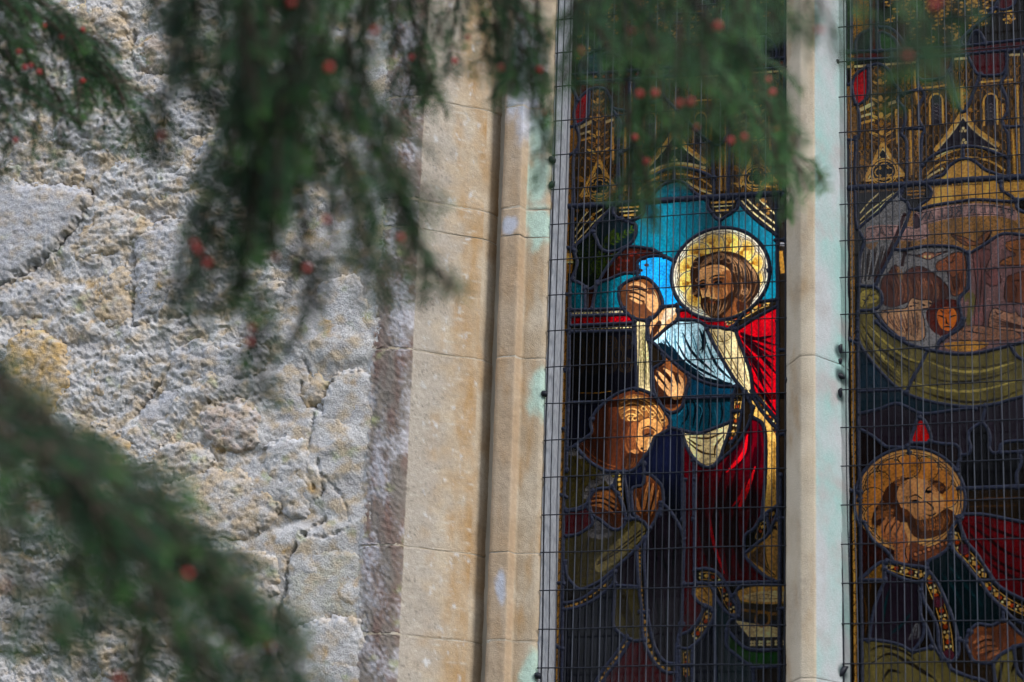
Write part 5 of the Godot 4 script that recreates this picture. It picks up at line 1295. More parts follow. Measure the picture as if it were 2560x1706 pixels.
func twig(l: Leafage, wood: Array, a: Vector3, dir: Vector3, up: Vector3, length: float, tone: float) -> void:
	var n := maxi(4, int(length / 0.0026))
	var p := a
	var d := dir
	var pts := PackedVector3Array([a])
	var tip := rng.randf() < 0.55
	for i in n:
		d = (d + Vector3(0, -0.55, 0) * (1.2 / n) + Vector3(rng.randf() - 0.5, rng.randf() - 0.5, rng.randf() - 0.5) * 0.05).normalized()
		p += d * length / n
		var side := d.cross(up).normalized()
		var f := float(i) / n
		var size := 0.021 * (0.65 + 0.5 * sin(PI * (0.15 + 0.75 * f))) * rng.randf_range(0.8, 1.15)
		var young := ss(0.6, 1.0, f) if tip else 0.0
		var c := mixc(Color(0.010, 0.022, 0.015), Color(0.029, 0.072, 0.026), tone + rng.randf_range(-0.3, 0.3))
		c = mixc(c, Color(0.065, 0.16, 0.035), young * 0.7)
		var s := 1.0 if i % 2 else -1.0
		needle(l, p, (side * s + d * rng.randf_range(0.35, 0.7) + up * rng.randf_range(-0.2, 0.35)).normalized(), up, size, c)
		if i % 4 == 0: pts.append(p)
	if pts.size() > 1:
		var w := PackedFloat32Array()
		for i in pts.size(): w.append(lerpf(0.0016, 0.0007, float(i) / pts.size()))
		wood.append(tube(pts, w, 5))

# a spray: a drooping stem with twigs to both sides, needles all along
func spray(tree: Node3D, path: Array, reach: float, gap: float, tone: float) -> Node3D:
	var l := Leafage.new()
	var wood := []
	var pts := PackedVector3Array()
	var c3 := Curve3D.new()
	for i in path.size():
		var t: Vector3 = (path[mini(i + 1, path.size() - 1)] - path[maxi(i - 1, 0)]) / 6.0
		c3.add_point(path[i], -t, t)
	var total := c3.get_baked_length()
	var d := 0.0
	var w := PackedFloat32Array()
	while d < total:
		pts.append(c3.sample_baked(d, true))
		w.append(lerpf(0.0045, 0.0009, d / total))
		d += 0.012
	wood.append(tube(pts, w, 6))
	d = 0.01
	var s := 1.0
	while d < total:
		var f := d / total
		var a := c3.sample_baked(d, true)
		var t := (c3.sample_baked(minf(d + 0.01, total), true) - c3.sample_baked(maxf(d - 0.01, 0.0), true)).normalized()
		var up := (Vector3(rng.randf() - 0.5, 0.55, 0.55 + rng.randf() * 0.5)).normalized()
		var side := t.cross(up).normalized() * s
		var length := reach * (0.45 + 0.65 * sin(PI * clampf(0.15 + 0.70 * f, 0, 1))) * rng.randf_range(0.35, 1.45)
		var dir := (side * rng.randf_range(0.5, 1.0) + t * rng.randf_range(0.7, 1.1) + up * rng.randf_range(-0.25, 0.25)).normalized()
		twig(l, wood, a, dir, up, length, tone)
		if rng.randf() < 0.8: twig(l, wood, a + dir * length * 0.45, (dir + t * 0.6 - side * 0.5).normalized(), up, length * 0.5, tone + 0.2)
		s = -s
		d += gap * rng.randf_range(0.7, 1.3)
	twig(l, wood, c3.sample_baked(total * 0.8, true), (path[-1] - path[-2]).normalized(), Vector3(0.2, 0.4, 0.9).normalized(), total * 0.2 + reach * 0.3, tone + 0.2)
	var st := SurfaceTool.new()
	for m in wood: st.append_from(m, 0, Transform3D.IDENTITY)
	var o := put("branch", st.commit(), MAT.yew_bark, tree)
	var n := put("needles", mesh_of(l.v, l.idx, l.n, l.c), MAT.yew, o)
	tag(n, "", "", "", "stuff")
	return o

func aril_mesh() -> ArrayMesh:       # the red cup round a yew seed
	var prof := [[0.0, -0.0052], [0.0026, -0.0047], [0.0044, -0.003], [0.0052, -0.0004], [0.005, 0.0022], [0.0041, 0.0042], [0.0031, 0.0046], [0.0024, 0.0036], [0.002, 0.0018], [0.0, 0.0012]]
	var v := PackedVector3Array()
	var idx := PackedInt32Array()
	for j in prof.size():
		for i in 12: v.append(Vector3(cos(TAU * i / 12.0) * prof[j][0], -prof[j][1], sin(TAU * i / 12.0) * prof[j][0]))
	for j in prof.size() - 1:
		for i in 12:
			var a := j * 12 + i
			var b := j * 12 + (i + 1) % 12
			idx.append_array([a, a + 12, b, b, a + 12, b + 12])
	var st := SurfaceTool.new()
	st.begin(Mesh.PRIMITIVE_TRIANGLES)
	st.set_smooth_group(0)
	for k in idx: st.add_vertex(v[k])
	st.index()
	st.generate_normals()
	return st.commit()

func yew_tree() -> void:
	var t := thing("yew_tree", "yew tree with dark needled drooping branches and red berries in front of the wall", "tree", Vector3(-1.0, 0, 3.2))
	var at := t.position
	var tp := PackedVector3Array()
	var tw := PackedFloat32Array()
	for i in 14:
		var f := i / 13.0
		tp.append(Vector3(0.12 * sin(f * 4), f * 4.2, 0.08 * cos(f * 5)))
		tw.append(lerpf(0.34, 0.12, f) * (1.0 + 0.5 * exp(-f * 9)) )
	put("trunk", tube(tp, tw, 18), MAT.yew_bark, t)
	var groups := [
		# top left, fairly sharp
		[0.10, 0.013, 0.5, [[V(-0.262,3.047,1.709),V(-0.194,3.025,1.592),V(-0.152,3.008,1.497),V(-0.114,2.949,1.388)], [V(-0.238,2.989,1.728),V(-0.187,2.959,1.619),V(-0.169,2.927,1.531),V(-0.147,2.880,1.497)], [V(-0.221,2.905,1.740),V(-0.186,2.877,1.642),V(-0.175,2.807,1.605)], [V(-0.298,3.073,1.616),V(-0.216,3.045,1.489),V(-0.176,3.031,1.398),V(-0.149,2.993,1.365)], [V(-0.264,2.998,1.685),V(-0.199,2.941,1.618),V(-0.173,2.900,1.583)], [V(-0.257,3.047,1.706),V(-0.182,3.038,1.591),V(-0.161,3.024,1.510),V(-0.132,2.964,1.466)]]],
		# the big dark hanging sprays
		[0.054, 0.0130, 0.4, [[V(0.530,2.654,2.446),V(0.529,2.571,2.404),V(0.506,2.484,2.352),V(0.476,2.409,2.336),V(0.452,2.322,2.316)], [V(0.564,2.634,2.480),V(0.556,2.537,2.435),V(0.535,2.447,2.382),V(0.516,2.398,2.372),V(0.481,2.347,2.358)], [V(0.583,2.635,2.472),V(0.570,2.519,2.421),V(0.541,2.428,2.372),V(0.520,2.332,2.334)], [V(0.576,2.658,2.426),V(0.566,2.539,2.372),V(0.542,2.447,2.344),V(0.528,2.374,2.322)], [V(0.596,2.660,2.418),V(0.582,2.540,2.366),V(0.602,2.450,2.297),V(0.620,2.361,2.223)], [V(0.598,2.683,2.369),V(0.585,2.573,2.321),V(0.602,2.490,2.278),V(0.616,2.413,2.242)], [V(0.609,2.706,2.317),V(0.592,2.594,2.269),V(0.595,2.514,2.175),V(0.623,2.418,2.073)], [V(0.626,2.707,2.311),V(0.606,2.611,2.271),V(0.595,2.561,2.195),V(0.618,2.477,2.152)], [V(0.584,2.659,2.423),V(0.568,2.520,2.363),V(0.553,2.438,2.278),V(0.547,2.337,2.210)], [V(0.576,2.612,2.524),V(0.570,2.498,2.471),V(0.553,2.421,2.387),V(0.537,2.365,2.373)], [V(0.605,2.752,2.222),V(0.582,2.660,2.186),V(0.530,2.610,2.185)], [V(0.643,2.617,2.496),V(0.621,2.528,2.462),V(0.596,2.463,2.444),V(0.569,2.391,2.368)], [V(0.522,2.653,2.449),V(0.516,2.570,2.410),V(0.504,2.499,2.383)], [V(0.519,2.700,2.352),V(0.510,2.588,2.301),V(0.519,2.516,2.265),V(0.523,2.462,2.242)], [V(0.649,2.640,2.446),V(0.631,2.557,2.412),V(0.604,2.514,2.404),V(0.595,2.463,2.386)]]],
		[0.045, 0.011, 0.3, [[V(0.373,2.728,2.316),V(0.393,2.661,2.271),V(0.394,2.624,2.229)], [V(0.514,2.649,2.450),V(0.489,2.567,2.422),V(0.480,2.520,2.404)], [V(0.307,2.811,2.145),V(0.291,2.757,2.125),V(0.299,2.740,2.113)], [V(0.455,2.690,2.378),V(0.429,2.581,2.336),V(0.406,2.494,2.310)]]],
		# over the jamb and the saint
		[0.055, 0.014, 0.6, [[V(0.467,2.971,1.794),V(0.464,2.877,1.749),V(0.459,2.798,1.657)], [V(0.487,2.972,1.787),V(0.483,2.883,1.745),V(0.465,2.817,1.720)], [V(0.504,3.018,1.686),V(0.489,2.931,1.648),V(0.473,2.863,1.623)], [V(0.677,2.890,1.914),V(0.655,2.799,1.820),V(0.639,2.765,1.753),V(0.624,2.713,1.679)], [V(0.610,2.932,1.841),V(0.594,2.836,1.799),V(0.581,2.782,1.722)], [V(0.564,2.876,1.946),V(0.616,2.823,1.901),V(0.654,2.788,1.872),V(0.654,2.726,1.845)], [V(0.434,2.959,1.800),V(0.441,2.861,1.750),V(0.458,2.792,1.712)], [V(0.579,2.931,1.851),V(0.576,2.855,1.814),V(0.582,2.812,1.792)], [V(0.630,2.933,1.835),V(0.620,2.842,1.793),V(0.620,2.789,1.769)]]],
		[0.060, 0.0195, 1.3, [[V(0.703,2.979,1.720),V(0.718,2.871,1.664),V(0.705,2.778,1.571),V(0.716,2.703,1.483)], [V(0.724,2.980,1.714),V(0.738,2.851,1.649),V(0.724,2.778,1.566),V(0.696,2.704,1.544)], [V(0.840,2.936,1.778),V(0.813,2.812,1.725),V(0.790,2.752,1.649),V(0.771,2.706,1.636)], [V(0.873,2.980,1.678),V(0.828,2.842,1.623),V(0.867,2.784,1.535),V(0.924,2.738,1.451)], [V(0.887,3.024,1.583),V(0.837,2.897,1.534),V(0.865,2.826,1.443),V(0.873,2.746,1.355)], [V(0.801,2.892,1.880),V(0.723,2.808,1.861),V(0.710,2.742,1.835)], [V(0.843,2.849,1.962),V(0.824,2.750,1.920),V(0.813,2.677,1.891)], [V(0.906,2.849,1.947),V(0.917,2.760,1.902),V(0.896,2.687,1.875),V(0.906,2.627,1.848)], [V(0.884,2.805,2.045),V(0.867,2.727,2.011),V(0.899,2.662,1.975),V(0.905,2.622,1.956)], [V(0.902,2.936,1.764),V(0.893,2.831,1.716),V(0.909,2.778,1.689),V(0.932,2.731,1.610)]]],
		[0.062, 0.017, 0.6, [[V(0.738,2.847,1.990),V(0.736,2.780,1.958),V(0.770,2.740,1.930)], [V(0.810,2.804,2.064),V(0.813,2.744,2.033),V(0.847,2.710,2.008)], [V(0.905,2.761,2.132),V(0.908,2.703,2.103),V(0.931,2.657,2.077)], [V(0.968,2.761,2.117),V(0.981,2.711,2.091),V(1.001,2.678,2.071)], [V(1.127,2.627,2.361),V(1.162,2.564,2.325),V(1.174,2.520,2.304)], [V(1.055,2.716,2.191),V(1.059,2.657,2.162),V(1.058,2.633,2.151)], [V(1.176,2.582,2.443),V(1.198,2.533,2.417),V(1.214,2.497,2.399)], [V(0.852,2.760,2.145),V(0.810,2.706,2.130),V(0.793,2.668,2.117)]]],
		# low on the left, nearest
		[0.064, 0.0150, 0.3, [[V(0.415,2.171,2.726),V(0.476,2.133,2.678),V(0.522,2.083,2.615),V(0.576,2.033,2.542),V(0.614,1.981,2.491),V(0.648,1.914,2.433)], [V(0.395,2.172,2.678),V(0.461,2.125,2.625),V(0.515,2.074,2.559),V(0.572,2.029,2.487),V(0.616,1.976,2.456)], [V(0.437,2.084,2.747),V(0.507,2.050,2.697),V(0.555,1.996,2.635),V(0.567,1.944,2.585),V(0.558,1.890,2.581)], [V(0.447,2.119,2.751),V(0.534,2.052,2.682),V(0.580,1.991,2.621),V(0.599,1.935,2.568),V(0.613,1.879,2.553)], [V(0.487,2.016,2.818),V(0.536,1.985,2.782),V(0.544,1.950,2.747),V(0.555,1.928,2.736)], [V(0.394,2.154,2.673),V(0.479,2.095,2.606),V(0.528,2.053,2.547),V(0.596,2.023,2.474)], [V(0.423,2.152,2.715),V(0.460,2.118,2.682),V(0.477,2.060,2.657),V(0.473,2.025,2.651)]]],
		# forks of those, with no bough of their own
		[0.055, 0.0135, 0.25, [[V(0.520,2.078,2.697),V(0.546,2.019,2.668),V(0.530,1.946,2.638)], [V(0.563,2.040,2.550),V(0.595,1.980,2.522),V(0.622,1.894,2.495)], [V(0.527,2.071,2.633),V(0.545,2.013,2.609),V(0.541,1.960,2.601)], [V(0.537,2.056,2.566),V(0.559,1.996,2.542),V(0.555,1.941,2.534)], [V(0.596,2.009,2.527),V(0.628,1.949,2.479),V(0.642,1.898,2.466)], [V(0.522,2.496,2.315),V(0.497,2.388,2.284),V(0.501,2.301,2.253),V(0.506,2.260,2.237)]]],
	]
	var hubs := [V(-0.2, 0.5, 0), V(-0.15, 0.5, 0), V(-0.15, 0.5, 0), V(-0.15, 0.5, 0), V(-0.15, 0.5, 0), V(-0.15, 0.5, 0), V(-0.4, 0.05, 0.05)]
	for g in groups.size():
		var spec: Array = groups[g]
		for path in spec[3]:
			var local := []
			for p in path: local.append(p - at)
			spray(t, local, spec[0], spec[1], spec[2])
			if g == 7: continue
			var lp := PackedVector3Array()
			var lw := PackedFloat32Array()
			var hub: Vector3 = local[0] + hubs[g]
			for i in 13:      # the bough that carries it
				var f := i / 12.0
				var a := Vector3(0, 1.5 if g == 6 else 3.9, 0)
				lp.append(a.lerp(hub, f).lerp(hub.lerp(local[0], f), f))
				lw.append(lerpf(0.035, 0.0046, sqrt(f)))
			put("bough", tube(lp, lw, 8), MAT.yew_bark, t)
	var aril := aril_mesh()
	var sets := [[V(-0.117,3.002,1.537),V(-0.145,2.989,1.547),V(-0.154,2.926,1.646),V(-0.141,2.910,1.631),V(-0.149,2.907,1.634),V(-0.132,2.903,1.623),V(-0.146,2.795,1.644),V(-0.125,2.935,1.510),V(-0.165,3.001,1.564)],
		[V(0.431,2.484,2.353),V(0.653,2.576,2.353),V(0.643,2.502,2.440),V(0.627,2.419,2.184),V(0.572,2.354,2.296),V(0.562,2.347,2.355),V(0.496,2.348,2.386),V(0.503,2.337,2.378),V(0.493,2.354,2.389),V(0.519,2.294,2.299),V(0.516,2.281,2.296),V(0.593,2.400,2.304),V(0.617,2.555,2.477)],
		[V(0.475,2.807,1.770),V(0.495,2.844,1.664),V(0.667,2.741,1.847),V(0.643,2.730,1.737),V(0.623,2.742,1.861),V(0.559,2.813,1.800)],
		[V(0.832,2.705,2.010),V(0.824,2.704,2.012),V(0.742,2.723,1.930),V(0.815,2.660,1.939),V(0.832,2.661,1.935),V(0.892,2.615,2.012),V(0.723,2.741,1.607),V(0.735,2.713,1.593),V(0.911,2.612,1.896),V(0.926,2.616,1.894),V(0.899,2.751,1.570),V(0.920,2.752,1.731),V(0.924,2.738,1.724),V(0.869,2.632,1.969),V(0.821,2.718,1.684),V(0.947,2.650,2.126)],
		[V(1.066,2.605,2.193),V(1.175,2.501,2.351),V(1.214,2.502,2.456)], [V(0.600,1.992,2.578),V(0.492,2.036,2.655),V(0.531,1.928,2.669),V(0.557,1.900,2.605),V(0.635,1.946,2.476),V(0.515,1.956,2.729),V(0.545,2.020,2.577)]]
	for s in sets:
		for p in s:
			var o := put("berry", aril, MAT.aril, t)
			o.position = p - at
			o.rotation = Vector3(rng.randf_range(-0.8, 0.8), rng.randf() * 6, rng.randf_range(-0.8, 0.8))
			o.scale = Vector3.ONE * rng.randf_range(0.62, 0.82)

# the trees of the churchyard across from the window: they keep the low sky off the wall
func churchyard_tree(called: String, label: String, at: Vector3, high: float, wide: float, seed_: int) -> void:
	var r := RandomNumberGenerator.new()
	r.seed = seed_
	var t := thing(called, label, "tree", at, "churchyard trees")
	var tp := PackedVector3Array()
	var tw := PackedFloat32Array()
	for i in 10:
		var f := i / 9.0
		tp.append(Vector3(0.2 * sin(f * 3 + seed_), f * high * 0.75, 0.2 * cos(f * 4)))
		tw.append(lerpf(0.32, 0.08, f) * (1.0 + 0.5 * exp(-f * 10)))
	put("trunk", tube(tp, tw, 12), MAT.yew_bark, t)
	for k in 9:
		var f := 0.3 + 0.07 * k
		var a := k * 2.4
		var from := Vector3(0, f * high * 0.75, 0)
		var to := from + Vector3(cos(a) * wide * 0.75, high * 0.12, sin(a) * wide * 0.75)
		put("limb", tube(PackedVector3Array([from, from.lerp(to, 0.5) + Vector3(0, 0.1, 0), to]), PackedFloat32Array([0.1, 0.06, 0.02]), 8), MAT.yew_bark, t)
	var l := Leafage.new()
	var centres := []
	for k in 34:
		var d := Vector3(r.randfn(), r.randfn(), r.randfn()).normalized() * pow(r.randf(), 0.4)
		centres.append(Vector3(d.x * wide, high * 0.60 + d.y * high * 0.40, d.z * wide))
	for k in 5200:
		var c: Vector3 = centres[k % 34] + Vector3(r.randfn(), r.randfn(), r.randfn()) * 0.46
		if c.y < 0.4: continue
		var x := Vector3(r.randfn(), r.randfn(), r.randfn()).normalized()
		var y := x.cross(Vector3(r.randfn(), r.randfn(), r.randfn())).normalized()
		var b := l.v.size()
		var s := r.randf_range(0.10, 0.2)
		var n := x.cross(y)
		var col := mixc(Color(0.02, 0.045, 0.018), Color(0.05, 0.09, 0.03), r.randf())
		l.v.append_array([c - x * s, c + y * s * 0.5, c - y * s * 0.5, c + x * s])
		l.n.append_array([n, n, n, n])
		l.c.append_array([col, col, col, col])
		l.idx.append_array([b, b + 1, b + 2, b + 1, b + 3, b + 2])
	tag(put("crown", mesh_of(l.v, l.idx, l.n, l.c), MAT.yew, t), "", "", "", "stuff")

# ---------------------------------------------------------------- scene
func _ready() -> void:
	rng.seed = 4
	var cam := Camera3D.new()
	cam.name = "camera"
	add_child(cam)
	cam.transform = Transform3D(Basis(V(0.95493615, 0.03285187, -0.29498762), V(0.05279834, 0.95920346, 0.27774278), V(0.29207752, -0.28080148, 0.91424354)), V(1.46038759, 1.62, 4.40121771))
	var lens := CameraAttributesPhysical.new()
	lens.frustum_focal_length = 85.0
	lens.frustum_focus_distance = 5.02
	lens.frustum_near = 0.05
	lens.frustum_far = 500.0
	lens.exposure_aperture = 3.8
	cam.attributes = lens
	cam.current = true

	var env := Environment.new()
	env.background_mode = Environment.BG_SKY
	var sky := ProceduralSkyMaterial.new()
	sky.sky_top_color = Color(0.83, 0.87, 0.95)
	sky.sky_horizon_color = Color(0.90, 0.93, 0.98)
	sky.sky_curve = 0.2
	sky.ground_bottom_color = Color(0.22, 0.24, 0.2)
	sky.ground_horizon_color = Color(0.35, 0.37, 0.34)
	sky.sun_angle_max = 1.0
	sky.energy_multiplier = 1.0
	env.sky = Sky.new()
	env.sky.sky_material = sky
	env.tonemap_mode = Environment.TONE_MAPPER_LINEAR
	env.tonemap_exposure = 2.8
	env.sdfgi_enabled = true
	env.ssao_enabled = true
	env.ssil_enabled = true
	var we := WorldEnvironment.new()
	we.name = "world_environment"
	we.environment = env
	add_child(we)

	var sun := DirectionalLight3D.new()
	sun.name = "sun"
	sun.light_color = Color(1.0, 0.97, 0.93)
	sun.light_energy = 0.32
	sun.light_angular_distance = 14.0
	sun.shadow_enabled = true
	add_child(sun)
	sun.look_at_from_position(Vector3.ZERO, V(-0.72, -0.60, -0.36))

	# noises (inputs in mm)
	n_big = noise(0.0075, 2, 11)
	n_mid = noise(0.024, 4, 12)
	n_ridge = noise(0.021, 3, 13)
	n_warp = noise(0.017, 2, 14)
	n_fine = noise(0.085, 3, 15)
	n_grit = noise(0.30, 2, 16)
	n_c1 = noise(0.012, 4, 21)
	n_c2 = noise(0.017, 4, 22)
	n_c3 = noise(0.010, 4, 23)
	n_c4 = noise(0.022, 4, 24)
	n_c5 = noise(0.013, 5, 25)
	n_lichen = noise(0.075, 4, 26)
	n_speck = noise(0.22, 2, 27)
	n_pits = noise(0.05, 2, 29)
	n_wobble = noise(0.02, 2, 28)
	materials()

	# ---- the setting
	var ground := put("ground", sheet_flat(-60, 60, -60, 60), MAT.grass)
	ground.set_meta("kind", "structure")
	interior()
	walls()
	window()
	yew_tree()
	churchyard_tree("churchyard_tree", "dark leafy tree across the churchyard from the rubble wall", V(-6.0, 0, 9.5), 9.0, 3.4, 5)
	churchyard_tree("churchyard_tree_001", "dark leafy tree across the churchyard beside the yew", V(-1.6, 0, 11.0), 10.0, 3.6, 6)
	churchyard_tree("churchyard_tree_002", "tall dark leafy tree facing the stained glass window", V(3.2, 0, 10.5), 10.5, 3.6, 7)
	churchyard_tree("churchyard_tree_003", "dark leafy tree facing the plain far wall", V(8.2, 0, 12.5), 9.0, 3.4, 8)

func sheet_flat(x0: float, x1: float, z0: float, z1: float) -> ArrayMesh:
	var v := PackedVector3Array([V(x0, 0, z0), V(x1, 0, z0), V(x0, 0, z1), V(x1, 0, z1)])
	return mesh_of(v, PackedInt32Array([0, 1, 2, 1, 3, 2]), PackedVector3Array([Vector3.UP, Vector3.UP, Vector3.UP, Vector3.UP]))

func materials() -> void:
	var m := mat("rubble", Color(1, 1, 1), 0.95)
	m.vertex_color_use_as_albedo = true
	m.uv1_triplanar = true
	m.uv1_world_triplanar = true
	m.uv1_scale = Vector3.ONE * 4.0
	m.albedo_texture = grain_texture(0.09, 31, 0.70, 1.0)
	m.heightmap_enabled = true
	m.heightmap_texture = grain_texture(0.12, 32, 0.0, 1.0)
	m.heightmap_scale = 0.11
	m = mat("ashlar", Color(1, 1, 1), 0.93)
	m.vertex_color_use_as_albedo = true
	m.uv1_triplanar = true
	m.uv1_world_triplanar = true
	m.uv1_scale = Vector3.ONE * 5.0
	m.albedo_texture = grain_texture(0.13, 33, 0.80, 1.0)
	m.heightmap_enabled = true
	m.heightmap_texture = grain_texture(0.14, 34, 0.0, 1.0)
	m.heightmap_scale = 0.10
	m = mat("fillet", lin(0.50, 0.52, 0.57), 0.85)
	m.uv1_triplanar = true
	m.uv1_world_triplanar = true
	m.uv1_scale = Vector3(12, 1.6, 12)
	m.albedo_texture = grain_texture(0.05, 35, 0.68, 1.0)
	m.heightmap_enabled = true
	m.heightmap_texture = grain_texture(0.06, 36, 0.0, 1.0)
	m.heightmap_scale = 0.12
	m = mat("lead", lin(0.034, 0.040, 0.075), 0.42, 0.0)
	m.metallic_specular = 0.28
	m.uv1_triplanar = true
	m.uv1_world_triplanar = true
	m.uv1_scale = Vector3.ONE * 9.0
	m.albedo_texture = grain_texture(0.03, 37, 0.5, 1.0)
	m.heightmap_enabled = true
	m.heightmap_texture = grain_texture(0.03, 38, 0.0, 1.0)
	m.heightmap_scale = 0.12
	mat("wire", lin(0.012, 0.014, 0.021), 0.45, 0.0).metallic_specular = 0.3
	mat("wire_bright", lin(0.035, 0.042, 0.06), 0.42, 0.0)
	mat("bar", lin(0.02, 0.021, 0.028), 0.6, 0.3)
	MAT.solder_mesh = lump(0.0050, 3, 0.62)
	MAT.clip_mesh = lump(0.0062, 8)
	m = mat("plaster", lin(0.62, 0.54, 0.42), 0.9)
	m.uv1_triplanar = true
	m.uv1_world_triplanar = true
	m.uv1_scale = Vector3.ONE * 0.5
	m.albedo_texture = grain_texture(0.02, 39, 0.75, 1.0)
	mat("flags", lin(0.16, 0.14, 0.12), 0.8)
	mat("timber", lin(0.07, 0.045, 0.03), 0.7)
	m = mat("grass", lin(0.05, 0.075, 0.03), 0.95)
	m.uv1_triplanar = true
	m.uv1_world_triplanar = true
	m.uv1_scale = Vector3.ONE * 0.7
	m.albedo_texture = grain_texture(0.05, 40, 0.5, 1.0)
	m = mat("yew", Color(1, 1, 1), 0.6)
	m.metallic_specular = 0.25
	m.vertex_color_use_as_albedo = true
	m.cull_mode = BaseMaterial3D.CULL_DISABLED
	m.backlight_enabled = true
	m.backlight = Color(0.2, 0.25, 0.15)
	m = mat("yew_bark", lin(0.09, 0.055, 0.04), 0.9)
	m.uv1_triplanar = true
	m.uv1_scale = Vector3(9, 3, 9)
	m.albedo_texture = grain_texture(0.03, 41, 0.45, 1.0)
	m = mat("aril", lin(0.33, 0.016, 0.016), 0.4)
	m.subsurf_scatter_enabled = true
	m.subsurf_scatter_strength = 0.3

func structure(o: Node) -> Node:
	o.set_meta("kind", "structure")
	return o

# the church behind the window: a dim nave, lit by a lancet in the far wall
func interior() -> void:
	structure(box("nave_floor", V(-7, 0.0, -7.9), V(7, 0.06, -0.7), MAT.flags))
	structure(box("nave_ceiling", V(-7, 7.4, -7.9), V(7, 7.7, -0.7), MAT.timber))
	structure(box("nave_wall_west", V(-7.3, 0, -7.9), V(-7.0, 7.4, -0.7), MAT.plaster))
	structure(box("nave_wall_east", V(7.0, 0, -7.9), V(7.3, 7.4, -0.7), MAT.plaster))
	# far wall with one tall opening
	var c := CSGCombiner3D.new()
	c.name = "nave_wall_far"
	add_child(c)
	var b := CSGBox3D.new()
	b.name = "far_wall_mass"
	b.size = V(14, 7.4, 0.5)
	b.position = V(0, 3.7, -7.45)
	b.material = MAT.plaster
	c.add_child(b)
	for x in [-1.56, -0.96, -5.3, -4.7, 2.6, 3.2, 5.0, 5.6]:      # lancets in pairs
		var hole := CSGPolygon3D.new()
		hole.name = "lancet_opening"
		var p := PackedVector2Array([Vector2(-0.26, 0), Vector2(0.26, 0), Vector2(0.26, 1.25)])
		for i in range(1, 8): p.append(Vector2(-0.26 + 0.52 * cos(i * PI / 24.0), 1.25 + 0.52 * sin(i * PI / 24.0)))
		p.append(Vector2(0, 1.70))
		for i in range(7, 0, -1): p.append(Vector2(0.26 - 0.52 * cos(i * PI / 24.0), 1.25 + 0.52 * sin(i * PI / 24.0)))
		p.append(Vector2(-0.26, 1.25))
		hole.polygon = p
		hole.depth = 1.2
		hole.operation = CSGShape3D.OPERATION_SUBTRACTION
		hole.position = V(x, 4.42, -6.9)
		hole.material = MAT.plaster
		c.add_child(hole, true)
	structure(c)

